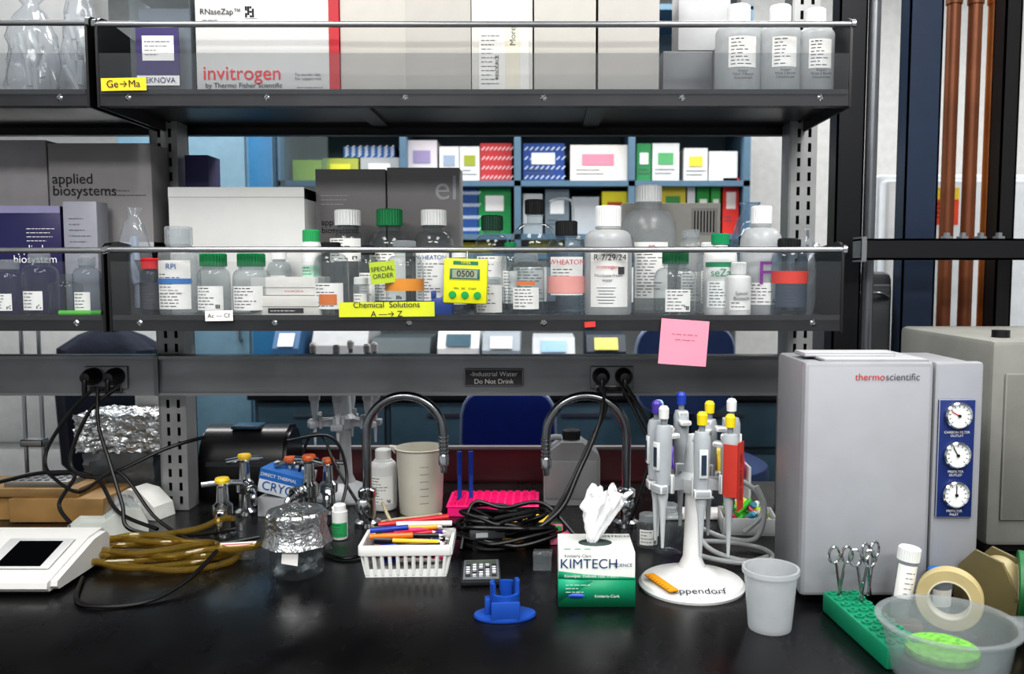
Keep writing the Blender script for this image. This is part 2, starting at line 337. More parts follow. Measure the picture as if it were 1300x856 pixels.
g.tube([(.2,-.02,.85),(.2,-.05,.87),(.2,-.05,1.1),(.2,-.02,1.12)],.01,STEEL); g.tube([(.2,-.02,.5),(.2,-.05,.52),(.2,-.05,.75),(.2,-.02,.77)],.01,STEEL)
for i,(a,b) in enumerate(((-.15,1.28),(-.08,1.255),(-.02,1.27))): g.prism([(a,b),(a+.05,b-.01),(a+.06,b+.02),(a+.02,b+.035)],'y',-.024,-.02,M('#e08a2c',.5))
g.box(-.3,.26,.1,.45,0,.03,BLK)
g.done()
g=G("lab_coat",(X(140,433,2.45),2.45,0)); g.lathe([(.1,.75),(.15,.8),(.16,1.0),(.15,1.14),(.09,1.18),(.04,1.2),(0,1.2)],M('#1c2333',.9,bump=.5),sy=.4,mod=lambda a,z,k:1+.08*math.sin(5*a)+.04*math.sin(11*a),seg=40); g.tube([(0,0,1.2),(0,0,1.23),(.02,0,1.25)],.004,STEEL)
g.cyl(0,0,0,.02,.15,BLK); g.cyl(0,0,.02,1.2,.012,BLK); g.done()
# right side structure
def vpipe(name,p0,p1,y,m,z0=.0,z1=2.88,rnd=True,py=200):
    x0=X(p0,py,y); x1=X(p1,py,y); g=G(name,((x0+x1)/2,y,0)); r=(x1-x0)/2
    if rnd:
        g.cyl(0,0,z0,z1,r,m,20)
        for z in (.6,2.0): g.cyl(0,0,z-.02,z+.02,r*1.18,m,20)
    else:
        g.box(-r,r,0,.004,z0,z1,m); g.box(-r,-r+.004,0,.05,z0,z1,m); g.box(r-.004,r,0,.05,z0,z1,m); g.box(-r,-r+.012,.046,.05,z0,z1,m); g.box(r-.012,r,.046,.05,z0,z1,m)
    g.done()
NAVY=M('#2a3850',.4,.2); COP=M('#7a4a30',.45,.4,.2,10); ORG=M('#b06a30',.45,.3,.2,10)
vpipe("steel_column",1062,1097,1.89,M('#1a1c21',.4,.3),.0,2.88,False)
vpipe("metal_conduit",1098,1113,1.89,M('#7d8085',.35,.8))
vpipe("steel_column",1150,1192,1.93,NAVY,.0,2.88,False)
vpipe("copper_pipe",1196,1213,2.03,COP); vpipe("copper_pipe",1223,1240,2.03,COP); vpipe("copper_pipe",1248,1264,2.03,ORG)
vpipe("steel_column",1270,1291,1.93,BLK,.0,2.88,False)
vpipe("copper_pipe",1142,1150,2.22,M('#b98a3a',.5),.0)
y=1.78; x0,z1=W(1094,303,y); x1=X(1440,303,y); z0=Z(330,y)
g=G("steel_strut_beam"); g.box(x0,x1,y,y+.004,z0,z1,DK); g.box(x0,x1,y,y+.05,z1-.004,z1,M('#55585c',.35,.7)); g.box(x0,x1,y,y+.05,z0,z0+.004,DK); g.box(x0,x0+.01,y-.003,y+.05,z0-.004,z1+.004,ALU)
for px in(1202,1222,1245,1268): xx=X(px,300,y+.02); g.lathe([(0,0),(.013,0),(.013,.005),(.007,.006),(.007,.013),(0,.013)],STEEL,(xx,y+.02,z1),6)
g.done()
y=2.4; x0,zt_=W(1104,212,y); x1=X(1330,215,y)
g=G("ultralow_freezer"); g.box(x0+.02,x1,y,y+.4,.05,zt_-.02,M('#c3c9ce',.4),.015); g.box(x0+.025,x1-.01,y-.05,y,.1,zt_-.04,M('#d0d6db',.4),.012); g.box(x0+.1,x1-.1,y+.05,y+.35,0,.05,BLK)
xs,z_=W(1200,262,y-.05); g.box(xs-.036,xs+.036,y-.052,y-.05,z_-.05,z_+.05,M('#e8502a',.6)); g.box(xs-.036,xs+.036,y-.053,y-.05,z_+.018,z_+.05,M('#f0d03c',.6)); g.lines(xs-.028,xs+.02,y-.0535,z_+.005,4,.012,INK,.003); g.done()
y=2.0; x0,z1=W(1062,345,y); x1=X(1136,345,y)
g=G("benchtop_incubator"); g.box(x0,x1,y,y+.2,.02,z1,M('#45474a',.5),.02); g.box(x0+.01,x1-.01,y-.015,y,1.0,z1-.03,M('#55585b',.4),.008); g.tube([(x0+.02,y-.016,z1-.06),(x0+.05,y-.03,z1-.05),(x1-.05,y-.03,z1-.05),(x1-.02,y-.016,z1-.06)],.004,STEEL); g.box(x0+.03,x1-.03,y+.03,y+.17,0,.02,BLK); g.done()
x0=X(1256,560,1.36)
g=G("floor_cabinet_instrument"); g.box(x0,x0+.34,1.36,1.72,.915,Z(432,1.36),M('#858681',.5),.01); g.box(x0+.02,x0+.32,1.355,1.36,.96,1.2,M('#777873',.5),.004); g.box(x0+.01,x0+.33,1.38,1.7,.901,.915,BLK)
xk,zk=W(1296,427,1.36); g.cyl(xk,1.42,Z(432,1.36),Z(432,1.36)+.012,.014,BLK); g.done()
# ---------------- bottles ----------------
def bottle(px,w,top,y,floor,capc,capw=.6,caph=.02,body=GLASS,lab=None,neck=.45,sh=.62,labtxt=None,name="reagent_bottle",liq=None,tape=None,labz=None,taper=1,flat=1):
    x=X(px,top+50,y); zt=Z(top,y); H=zt-floor; r=w/2*y*1.0/F
    g=G(name,(x,y,floor+.0003)); rn=r*neck; hc=H-caph; hs=H*sh
    prof=[(0,.003),(r*.6,.003),(r*.8,0),(r*.93,.001),(r,.006),(r*taper,hs)]
    for k in range(1,9):
        t=k/8*math.pi/2; prof.append((rn+(r*taper-rn)*max(0,math.cos(t))**.8,hs+(hc-hs)*.78*math.sin(t)))
    prof+=[(rn,hc),(rn,H-.004)]
    g.lathe(prof,body,seg=36,sy=flat)
    g.lathe([(rn*1.12,hc-.004),(rn*1.15,hc-.001),(rn,hc)],body)
    if liq: g.lathe([(0,.005),(r*.93,.006),(r*.93,hs*liq[0]),(0,hs*liq[0])],liq[1],seg=28,sy=flat)
    if capc is not None: g.cap(0,0,hc,H,r*capw,capc)
    if lab:
        lc,a=lab[0],lab[1]; z0,z1=(labz or (.12,.58)); z0*=H; z1*=H; R=r+.0007
        g.patch(R,a,z0,z1,lc,sy=flat); zt2=z1
        if labtxt: zt2=z1-labtxt[1]*1.5
        n=max(2,int((zt2-z0)/.0055)); hh=(zt2-z0)/(n+.6)
        for i in range(n):
            aw=a*random.uniform(.35,.85); z=zt2-hh*(i+.8); t0=-a*.82
            while t0<-a*.82+aw*1.5:
                l=random.uniform(.1,.3); g.patch(R+.0004,l/2,z,z+min(.0013,hh*.32),INK2 if i else INK,ac=t0+l/2,sy=flat,n=2); t0+=l+.07
        if random.random()<.6: 
            for u in range(3):
                for v in range(3):
                    if random.random()<.75: g.patch(R+.0005,.035,z0+.003+v*.0022,z0+.0047+v*.0022,INK,ac=a*.5+u*.09,sy=flat,n=1)
        if labtxt: g.text(labtxt[0],(0,-R*flat-.0012,z1-labtxt[1]*.8),labtxt[1],labtxt[2])
    if tape: g.patch(r+.0014,tape[3] if len(tape)>3 else 1.4,tape[1]*H,tape[2]*H,tape[0],sy=flat,n=18)
    return g
Y1=1.435; Y2=1.56; FM=ZM-.004
wl=(PAPER,.9); GC=M('#0f7a48',.4); BC=M('#121315',.4); WC=M('#e0e2e2',.4)
bottle(192,25,328,Y1,FM,RED,.85,.018,DKGL,(M('#3a3c44',.6),1.2),.6,.7).done()
bottle(228,50,288,Y1+.01,FM,CLOUD,.66,.03,CLOUD,wl,.55,.66,("RPI",.013,M('#2a62a8',.5)),labz=(.08,.62),tape=(M('#3a7ac0',.6),.36,.42,.95)).text("Sodium Chloride",(0,-.0345,.042),.0062,PAPER).done()
bottle(272,40,322,Y1,FM,GC,.82,.022,GLASS,wl,.65,.62,labz=(.1,.48)).done()
bottle(320,46,322,Y1-.005,FM,GC,.75,.022,GLASS,wl,.62,.6,labz=(.1,.48)).done()
bottle(396,24,292,Y1+.03,FM,M('#2c9a5c',.4),.9,.02,WPL,(M('#a8d8c0',.6),1),.8,.8).done()
bottle(442,48,267,Y2,FM,WC,.68,.028,GLASS,wl,.5,.6,labz=(.5,.72)).done()
bottle(421,44,308,Y1,FM,BC,.55,.012,GLASS,wl,.45,.66,labz=(.1,.45),tape=(M('#d87a3a',.6),.16,.3,.5)).done()
bottle(495,56,266,Y2,FM,GC,.58,.03,GLASS,wl,.45,.6,liq=(.6,BLUEW)).done()
bottle(551,52,267,Y2,FM,WC,.62,.028,GLASS,wl,.5,.6,("WHEATON",.0105,M('#3a5a9a',.5))).done()
bottle(514,48,306,Y1-.005,FM,CLOUD,.6,.018,GLASS,None,.5,.6,tape=(M('#f09a20',.6),.34,.5,1.45)).done()
bottle(459,20,352,Y1-.01,FM,WC,.9,.012,CLOUD,wl,.7,.8,name="sample_vial").done()
bottle(625,46,274,Y2,FM,M('#14402f',.4),.6,.026,GLASS,wl,.5,.62).done()
bottle(622,40,352,Y1,FM,CLOUD,.7,.014,GLASS,wl,.6,.7,labz=(.1,.8)).done()
bottle(679,66,254,Y2+.02,FM,BC,.38,.026,GLASS,wl,.3,.5,liq=(.7,BLUEW),labz=(.1,.4)).done()
bottle(668,46,322,Y1-.005,FM,CLOUD,.66,.014,GLASS,(PAPER,.75),.55,.72,labz=(.12,.46),tape=(M('#e07a3a',.6),.5,.56,.5)).done()
bottle(719,50,281,Y1+.015,FM,BC,.56,.024,DKGL,wl,.5,.68,("WHEATON",.0115,M('#c04a5a',.5)),labz=(.22,.62),tape=(M('#f0a8a0',.6),.24,.42,1.2)).done()
g=bottle(772,60,262,Y1+.005,FM,WC,.54,.034,MILK,None,.48,.68,None); g.patch(.0405,.85,.016,.105,PAPER); g.text("R-7/29/24",(0,-.042,.097),.0135,INK); g.text("invitrogen",(-.004,-.042,.082),.009,M('#c22b3c',.5)); g.text("Nuclease-free\nwater",(-.004,-.042,.064),.0075,INK); g.box(.014,.024,-.0395,-.038,.07,.082,INK)
for i in range(6): g.patch(.0409,.3+.05*(i%3),.022+i*.005,.023+i*.005,INK2,ac=-.15)
g.done()
bottle(823,72,236,Y2,FM,WC,.46,.03,CLOUD,(PAPER,.6),.42,.6,("00",.012,M('#c22b3c',.5)),labz=(.12,.55),name="storage_bottle").done()
bottle(876,32,292,Y2-.03,FM,CLOUD,.7,.014,CLOUD,wl,.6,.7,labz=(.15,.5)).done()
bottle(857,54,320,Y1-.005,FM,M('#0c603a',.4),.62,.02,GLASS,(PAPER,.6),.55,.55,labz=(.08,.42)).done()
g=bottle(914,42,297,Y1+.02,FM,GRN,.55,.018,WPL,(M('#f0f4f2',.6),1),.4,.72,None,name="spray_bottle",labz=(.1,.42)); g.text("seZap",(0,-.0302,.072),.018,M('#0f8a64',.5)); g.patch(.0287,1.2,.082,.09,GRN); g.done()
g=bottle(937,32,333,Y1-.012,FM,WC,.6,.02,WPL,(PAPER,.9),.5,.7,None,labz=(.12,.3),name="squeeze_bottle"); g.text("Spinol\nBiotech",(0,-.0235,.034),.0085,INK); g.done()
g=bottle(966,52,262,Y1+.03,FM,WC,.5,.03,MILK,(PAPER,.8),.42,.66,None,labz=(.1,.3),name="squeeze_bottle"); g.text("F",(-.002,-.0395,.07),.055,M('#7a1a88',.5)); g.done()
bottle(1001,46,303,Y1,FM,BC,.62,.014,DKGL,(M('#3d4a5a',.6),1.0),.5,.72,None,tape=(M('#d83a2a',.6),.42,.58,1.3)).done()
g=bottle(727,40,300,Y2+.05,FM,WC,.5,.02,CLOUD,None,.42,.7,None,name="wash_bottle"); H=Z(300,Y2+.05)-FM; g.tube([(0,0,H),(0,0,H+.05),(-.004,0,H+.066),(-.02,0,H+.07),(-.034,0,H+.068),(-.044,0,H+.064)],.003,CLOUD); g.done()
# second-row fillers
for px,w,t,cc,bd in((355,30,318,WC,GLASS),(468,26,312,BC,GLASS),(583,28,316,WC,DKGL),(648,24,308,GC,GLASS),(745,22,322,WC,GLASS),(795,22,300,BC,DKGL),(898,26,308,WC,CLOUD),(945,24,300,BC,GLASS)):
    bottle(px,w,t,1.505,FM,cc,.65,.016,bd,(PAPER,.8),.5,.68,labz=(.15,.6)).done()
x=X(562,380,1.44); g=G("blue_tube_holder",(x,1.44,FM+.0004)); g.box(-.018,.018,-.015,.015,0,.03,M('#1f4fb0',.4),.003); g.box(-.018,-.012,-.015,.015,.03,.042,M('#1f4fb0',.4),.002); g.box(.012,.018,-.015,.015,.03,.042,M('#1f4fb0',.4),.002); g.done()
for px,w,t,cc in((52,42,322,CLOUD),(84,40,345,None),(112,34,325,CLOUD),(14,36,330,CLOUD)):
    bottle(px,w,t,Y1,FM,cc,.6,.016,GLASS,(PAPER,.6) if px!=84 else None,.5,.66,labz=(.1,.4)).done()
FT=ZT-.004
for px,w in((937,56),(990,50),(1035,46)):
    g=bottle(px,w,8 if px<1000 else 12,Y1+.01+.01*(px<950),FT,WC,.52,.03,MILK,(PAPER,.62),.45,.7,None,labz=(.3,.62)); g.text("Snappy\nWash 3 Bench\nConcentrate",(.0,-w/2*Y1/F-.003,.034),.0058,INK); g.done()
# ---------------- cartons ----------------
def carton(name,p0,p1,q0,y,floor,dp,m,rz=0,flaps=True,py=None):
    x0,z1=W(p0,q0,y); x1,_=W(p1,q0,y); w=(x1-x0)/2; H=z1-floor
    g=G(name,((x0+x1)/2,y,floor+.0003),rz); g.box(-w,w,0,dp,0,H,m,.0012)
    if flaps:
        d=M('#8c8c8a',.7); g.box(-w-.0003,w+.0003,-.0006,.0002,H-.018,H-.0172,d); g.box(-w+.001,w-.001,dp*.48,dp*.5,H-.0005,H+.0004,d)
    return g,w,H
CB=M('#bfbcb6',.7,0,.03); GB=M('#8f8d8e',.7,0,.03)
g,w,H=carton("reagent_kit_box",245,428,-60,Y1,FT,.2,M('#cfcfce',.6,0,.02))
g.box(w-.016,w+.0006,-.0008,.2,0,H+.0005,M('#b5202c',.5)); g.text("invitrogen",(-w+.010,-.0012,.039),.032,M('#d8242c',.5),al='LEFT'); g.text("by Thermo Fisher Scientific",(-w+.014,-.0012,.0195),.0115,INK,al='LEFT'); g.text("To reorder visit\nFor support visit",(w-.073,-.0012,.034),.0065,INK2,al='LEFT'); g.lines(w-.07,w-.025,-.001,.016,1,.006)
g.text("RNaseZap™",(-w+.008,-.0012,.138),.013,INK,al='LEFT'); g.box(-w+.082,-w+.102,-.001,0,.128,.148,PAPER)
for i in range(5):
    for j in range(5):
        if random.random()<.5: g.box(-w+.0825+i*.0038,-w+.086+i*.0038,-.0013,-.001,.129+j*.0036,.1325+j*.0036,INK)
g.lines(-w+.012,-w+.06,-.001,.124,2,.006); g.done()
for p0,p1,mm,rr in((430,514,CB,.6),(513,597,M('#b8b5b0',.7,0,.03),-.5),(598,676,M('#d4d2cc',.6,0,.03),0),(678,757,CB,.4),(760,838,M('#bab7b3',.7,0,.03),-.8)):
    g,w,H=carton("archive_box",p0,p1,-50,Y1+.004,FT,.22,mm,math.radians(rr))
    if p0==598:
        g.box(-w+.012,w-.006,-.001,0,.004,H-.01,M('#e0dfdb',.6)); g.box(.005,.03,-.0015,0,.01,.12,M('#dcd6c6',.6)); g.lines(-w+.016,0,-.0016,.1,12,.007); g.text("More",(.018,-.0018,.1),.014,M('#5a6a60',.6),RX(90)@RZ(90)); g.text("RESOURCE",(-.008,-.0018,.05),.008,INK,RX(90)@RZ(90))
    g.done()
g,w,H=carton("foam_cooler",842,905,65,Y1+.1,FT,.08,M('#85878a',.7),0,False); g.done()
g,w,H=carton("foam_cooler",907,1045,62,Y1+.09,FT,.08,M('#808386',.7),0,False); g.done()
g,w,H=carton("sample_storage_box",862,928,-20,Y1+.1,Z(65,Y1+.1)+.001,.08,M('#c0c2c4',.6),0,True); g.done()
g=G("clear_storage_bin",(X(205,90,Y1),Y1,FT)); w=.05
for a in((-w,-w+.002,0,.16),(w-.002,w,0,.16),(-w,w,0,.002),(-w,w,.158,.16)): g.box(a[0],a[1],a[2],a[3],0,.17,PLAS)
g.box(-w,w,0,.16,.0003,.004,PLAS); g.box(-w-.003,w+.003,-.003,.163,.17,.178,M('#b9bcc0',.4),.001); g.box(-w+.006,w-.008,.02,.14,.005,.15,M('#7a808a',.8))
g.box(-w+.01,w-.02,-.001,0,.02,.12,M('#3c3268',.6)); g.box(-w+.02,w-.028,-.0015,0,.06,.1,PAPER); g.box(-w+.01,w-.02,-.0015,0,.02,.036,PAPER); g.text("TEKNOVA",(-.005,-.0025,.028),.0125,M('#4a3f78',.5)); g.lines(-w+.024,w-.034,-.002,.09,4,.007); g.done()
def bag(name,p0,p1,q0,q1,y,floor,m=BAG,inner=None):
    x0,z1=W(p0,q0,y); x1,_=W(p1,q0,y); r=(x1-x0)/2; H=z1-floor; g=G(name,((x0+x1)/2,y+.03,floor+.0006))
    ph=random.random()*6
    g.lathe([(0,.0),(r*.8,.0),(r,H*.15),(r*.97,H*.3),(r,H*.4),(r*.9,H*.52),(r*.92,H*.62),(r*.75,H*.75),(r*.6,H*.84),(r*.35,H*.9),(r*.28,H*.93),(r*.5,H),(r*.3,H*.99)],m,seg=48,sy=.55,mod=lambda a,z,k:1+.08*math.sin(3*a+ph+z*60)+.06*math.sin(7*a+z*130)+random.uniform(-.06,.06))
    if inner:
        for i in range(inner[1]):
            a=random.random()*6.28; q=random.random()*r*.5; zz=random.uniform(.01,H*.6)
            g.tube([(q*math.cos(a),q*.5*math.sin(a),zz),(q*math.cos(a)+random.uniform(-.02,.02),q*.5*math.sin(a),zz+.04)],.006,inner[0],8,1)
    g.done(25)
bag("plastic_bag_of_tubes",62,112,-30,112,Y1,FT,inner=(MILK,14)); bag("plastic_bag_of_tubes",-10,58,-10,112,Y1,FT,inner=(MILK,12))
g,w,H=carton("archive_box",-40,100,-40,1.55,FT,.1,M('#a5a7a8',.7)); g.done()
bag("plastic_bag",1020,1044,288,395,Y1,FM,inner=(PLAS,6))
bag("plastic_bag",136,180,262,395,Y1,FM,inner=(M('#9aa6b8',.6),6))
g,w,H=carton("white_carton",213,386,238,1.54,FM,.08,M('#dcdddc',.6,0,.02)); g.box(-w,w,-.0004,.08,H-.02,H+.0002,M('#e4e5e4',.6,0,.02)); g.lines(w-.05,w-.01,-.001,.03,5,.007); g.done()
g,w,H=carton("gray_kit_box",400,489,215,1.625,FM,.07,GB); g.lines(-w+.01,0,-.001,H-.05,3,.008,M('#d0d0d0',.6)); g.text("applied",(-w+.01,-.0012,H-.1),.016,INK,al='LEFT'); g.text("biosystems",(-w+.01,-.0012,H-.115),.016,INK,al='LEFT'); g.done()
g,w,H=carton("gray_kit_box",491,583,213,1.625,FM,.07,GB); g.text("el",(w-.025,-.0012,H-.04),.065,M('#b4b6bc',.6)); g.done()
g,w,H=carton("slotted_dispenser_box",790,915,258,1.63,FM,.06,M('#b0aea8',.6),0,False); g.box(w-.055,w-.006,-.001,0,H-.06,H-.01,M('#9c9a96',.6)); 
for i in range(7): g.box(w-.05+i*.006,w-.048+i*.006,-.002,0,H-.055,H-.015,INK)
g.done()
bag("plastic_bag",930,985,256,395,1.585,FM,m=CL("blue_bag",(.75,.84,.92),.25,'#a8bcd0'))
g,w,H=carton("small_white_box",317,408,376,Y1-.025,FM,.09,M('#d2d0ca',.6)); g.box(-w+.03,w-.03,-.001,0,.006,.014,INK); g.lines(-w+.034,w-.034,-.0012,.009,1,.004,PAPER); g.done()
HH=H
g,w,H=carton("small_white_box",318,404,352,Y1-.018,FM+HH+.001,.08,M('#dedcd8',.6)); g.lines(0,w-.01,-.001,.006,1,.006,M('#c04040',.6)); g.done()
g,w,H=carton("gray_kit_box",60,191,182,1.55,FM,.07,GB,0,False); g.text("applied",(-w+.006,-.0012,H-.064),.026,INK,al='LEFT'); g.text("biosystems",(-w+.006,-.0012,H-.085),.026,INK,al='LEFT'); g.lines(.01,w-.01,-.001,H-.085,2,.008,M('#3a3a3c',.6)); g.box(-w,w,-.0006,.07,0,H*.42,M('#c0c0c4',.6)); g.done()
g,w,H=carton("purple_kit_box",234,264,197,1.625,FM,.06,M('#3d3b66',.6),0,False); g.done()
g,w,H=carton("gray_kit_box",-60,58,178,1.57,FM,.1,M('#a09ea0',.7),0,False); g.done()
g,w,H=carton("purple_kit_box",-50,76,262,1.505,FM,.04,M('#242250',.35),0,False); g.box(-w,w,-.001,.04,H-.012,H+.0005,M('#8886a8',.5)); g.text("applied",(w-.085,-.0014,H-.075),.019,PAPER,al='LEFT'); g.text("biosystem",(w-.085,-.0014,H-.093),.019,PAPER,al='LEFT'); g.lines(w-.06,w-.01,-.0014,H-.04,4,.007,PAPER); g.done()
g,w,H=carton("clear_media_box",79,122,256,1.495,FM,.04,M('#8e909a',.4),0,False); g.lines(-w+.01,w-.01,-.001,H-.03,6,.01); g.done()
x,z=W(100,396,SF+.012); g=G("marker_pen",(x,SF+.017,FM+.006)); g.tube([(-.034,0,0),(.02,0,0)],.005,M('#4fae3a',.4),12,1); g.tube([(.02,0,0),(.036,0,0)],.0055,M('#2f8a2a',.4),12,1); g.done()
def note(name,px,py,w,h,m,roll,y=SF-.0045,t=None,ts=.01,lean=0):
    x,z=W(px,py,y); g=G(name,(x,y,z),rot=(lean,math.radians(roll),0)); n=6
    vs=[];
    for i in range(n+1):
        u=-w/2+w*i/n; vs+=[(u,-.001*math.sin(i/n*math.pi),-h/2),(u,-.0,h/2)]
    g.add(vs,[(2*i,2*i+2,2*i+3,2*i+1) for i in range(n)],m); 
    for i,q in enumerate(t or []): g.text(q,(0,-.0018,(len(t)-1)*ts*.55-i*ts*1.1),ts,INK)
    return g
note("tape_label",491,393,.155,.024,M('#ccd42e',.6,0,.02),-.5,t=["Chemical  Solutions","A —→ Z"],ts=.0135).done()
note("tape_label",157,107,.072,.02,M('#e8cc28',.6,0,.02),-1,t=["Ge→Ma"],ts=.016).done()
note("sticky_note",868,435,.078,.074,M('#f09ab0',.7,0,.02),4,y=SF-.006,t=["~ ~~ ~ ~~ ~"," ~~ ~~~ ~","",""],ts=.008).done()
note("paper_label",278,401,.045,.017,PAPER,-1,t=["Ac — Cf"],ts=.010).done()
note("sticky_note",486,346,.042,.036,M('#c4dc24',.6),-6,y=SF+.012,t=["SPECIAL","ORDER"],ts=.0105).done()
note("paper_label",749,412,.018,.009,M('#c43a36',.6),-4,y=SF-.006).done()
x,z=W(592,357,SF-.004); g=G("kitchen_timer",(x,SF-.006,z),rot=(0,math.radians(2),0)); YT=M('#dede22',.4)
g.box(-.035,.035,-.016,0,-.036,.036,YT,.003); g.box(-.026,.024,-.0172,-.015,.002,.021,M('#3f6b62',.4),.001); g.box(-.021,.019,-.0176,-.017,.005,.018,M('#93a08a',.3)); g.text("0500",(0,-.0182,.0115),.014,INK)
g.box(-.02,.02,-.0165,-.015,.026,.032,M('#2f7a5a',.5)); g.text("TIMER",(0,-.0172,.029),.006,YEL)
for dx in(-.02,0,.02): g.lathe([(0,0),(.006,0),(.0055,.003),(0,.0035)],M('#1f9a4e',.4),T=TR(dx,-.016,-.022)@RX(90)); 
g.text("MIN   SEC   START",(0,-.0165,-.012),.0045,INK); g.box(-.012,.012,0,.006,.0,.03,M('#c0c020',.4)); g.tube([(0,.003,.03),(0,.006,.046),(0,.014,.05)],.002,STEEL); g.done()
# ---------------- bench items ----------------
def onb(px,py): y=BY(py); return (X(px,py,y),y,BZ+.0004)
g=G("water_purification_unit"); a0,a1=.356,.602; yf=1.155; zt=Z(460,yf); B1=M('#96989d',.42,0,.03); B2=M('#989ba2',.42,0,.03)
g.box(a0+.008,a1-.003,yf+.012,yf+.165,.908,zt-.002,B1,.006); g.box(a0,.533,yf,yf+.02,.912,zt,M('#a4a6ac',.4,0,.03),.006); g.box(.535,a1,yf+.002,yf+.02,.912,zt,B2,.005)
g.box(a0+.015,a1-.01,yf+.02,yf+.155,BZ,.908,BLK); g.box(a0+.03,.53,yf+.01,yf+.155,zt-.001,zt+.003,M('#b8babd',.4),.002); g.box(.37,.5,yf+.05,yf+.1,zt+.002,zt+.008,M('#c3c4c6',.4),.002)
xm,zm=W(1112,479,yf); g.text("thermo",(xm-.0285,yf-.001,zm),.0135,M('#c2303a',.5),al='LEFT'); g.text("scientific",(xm+.013,yf-.001,zm),.0135,M('#55575c',.5),al='LEFT')
p0x=.540; p1x=.590; zz1=Z(507,yf); zz0=Z(657,yf); g.box(p0x,p1x,yf-.002,yf+.003,zz0,zz1,M('#1a2f6e',.4),.001)
for i,py in enumerate((527,577,627)):
    xc=(p0x+p1x)/2; zc=Z(py,yf); T=TR(xc,yf-.002,zc)@RX(90)
    g.lathe([(0,0),(.0185,0),(.0185,.006),(.0165,.008),(.0155,.005),(0,.005)],CHROME,T=T); g.lathe([(0,.0055),(.0155,.0055)],M('#ecefee',.5),T=T)
    for k in range(11): g.box(-.0004,.0004,.0115,.0145,.0056,.006,INK,T=T@RZ(-135+27*k))
    g.box(-.0006,.0006,-.003,.012,.006,.0066,RED if i<1 else BLK,T=T@RZ(60-30*i)); g.cyl(0,0,.006,.008,.002,BLK,T=T)
    g.text(("CARBON FILTER\nOUTLET","PREFILTER\nOUTLET","PREFILTER\nINLET")[i],(xc,yf-.003,zc-.026),.0048,PAPER)
g.done()
def pipette(g,T,btn,lab=None,body=M('#aab0b5',.35)):
    g.lathe([(0,0),(.0022,0),(.0035,.03),(.005,.06),(.0075,.075),(.009,.095),(0,.096)],M('#bcc1c5',.35),T=T,seg=16)
    g.lathe([(0,.09),(.0095,.092),(.0105,.11),(.0115,.15),(.0115,.17),(.0095,.178),(0,.18)],body,T=T,seg=20,sy=1.15)
    g.box(-.006,.006,-.0145,-.010,.115,.155,M('#d4d8da',.35),.001,T=T); g.box(-.0035,.0035,-.0152,-.014,.12,.148,M('#2b3a4c',.3),T=T)
    g.box(-.009,.009,.006,.024,.158,.166,body,.003,T=T); g.box(-.008,.008,-.004,.012,.17,.178,body,.002,T=T)
    g.cyl(0,0,.178,.19,.0045,M('#7c8288',.3),T=T,seg=14); g.lathe([(0,.188),(.007,.188),(.0075,.202),(.005,.206),(0,.207)],btn,T=T,seg=16)
    if lab:
        g.box(-.0125,.0125,-.0165,-.0155,.07,.168,lab,T=T); g.box(-.0125,-.0115,-.0165,.005,.09,.165,lab,T=T); g.box(.0115,.0125,-.0165,.005,.09,.165,lab,T=T)
def carousel(name,loc,specs,fac=WPL,txt=None,rr=.055,dz0=0):
    g=G(name,loc)
    g.lathe([(0,0),(.077,0),(.078,.004),(.074,.009),(.045,.018),(.02,.03),(.0135,.045),(.0115,.1),(.011,.16),(.013,.165),(0,.166)],fac,seg=48)
    g.lathe([(0,.142+dz0),(.018,.142+dz0),(.022,.150+dz0),(.022,.163+dz0),(.014,.172+dz0),(.011,.21+dz0),(.008,.226+dz0),(0,.228+dz0)],M('#bfc3c6',.35),seg=36)
    for i,(a,btn,lab,dz) in enumerate(specs):
        ar=math.radians(a); cx,cy=rr*math.cos(ar),rr*math.sin(ar); T=TR(cx,cy,.062+dz)@RZ(a+90)
        g.box(-.012,.012,-.013,.0,.086-dz,.098-dz,M('#a0a6ac',.4),.002,T=T); g.prism([(.0,.088-dz),(.0,.1-dz),(rr,.102-dz),(rr,.084-dz)],'x',-.004,.004,M('#b8bcc0',.4),T=T)
        g.box(-.012,.012,.006,.012,.084-dz,.112-dz,M('#a0a6ac',.4),.002,T=T)
        pipette(g,T,btn,lab)
        if lab: g.text("DO NOT USE",tuple((T@Vector((0,-.0172,.118)))),.011,M('#5a1414',.6),T.to_3x3().to_4x4()@RX(90)@RZ(90))
    if txt: g.text(txt,(0,-.0605,.0148),.018,M('#1c2a40',.4),RX(17.5))
    return g
YB=M('#e6d01e',.4); PB=M('#4a3a98',.4); LB=M('#2240a8',.4)
loc=onb(878,744)
g=carousel("pipette_stand",loc,[(-88,YB,None,.0),(-150,WPL,None,.004),(-175,PB,None,.008),(-32,YB,M('#c03c30',.6),-.008),(2,WPL,None,.01),(55,YB,None,.0),(100,LB,None,.012),(150,M('#9ac0d8',.4),None,.004)],txt="eppendorf")
T=TR(-.05,-.033,.0165)@RZ(25)@RX(2); g.box(-.0075,.0075,-.034,.032,0,.0018,M('#e89a18',.5),T=T)
for i in range(8): g.box(-.0075,-.003,-.026+.007*i,-.0255+.007*i,.0018,.0023,INK,T=T)
g.done()
y=1.735; loc=(X(440,640,y),y,BZ+.0004)
carousel("pipette_stand",loc,[(-90,WPL,None,.05),(-150,WPL,None,.05),(180,WPL,None,.05),(-30,WPL,None,.05),(0,WPL,None,.05),(90,WPL,None,.05)],rr=.062,fac=M('#a4a7aa',.35)).done()
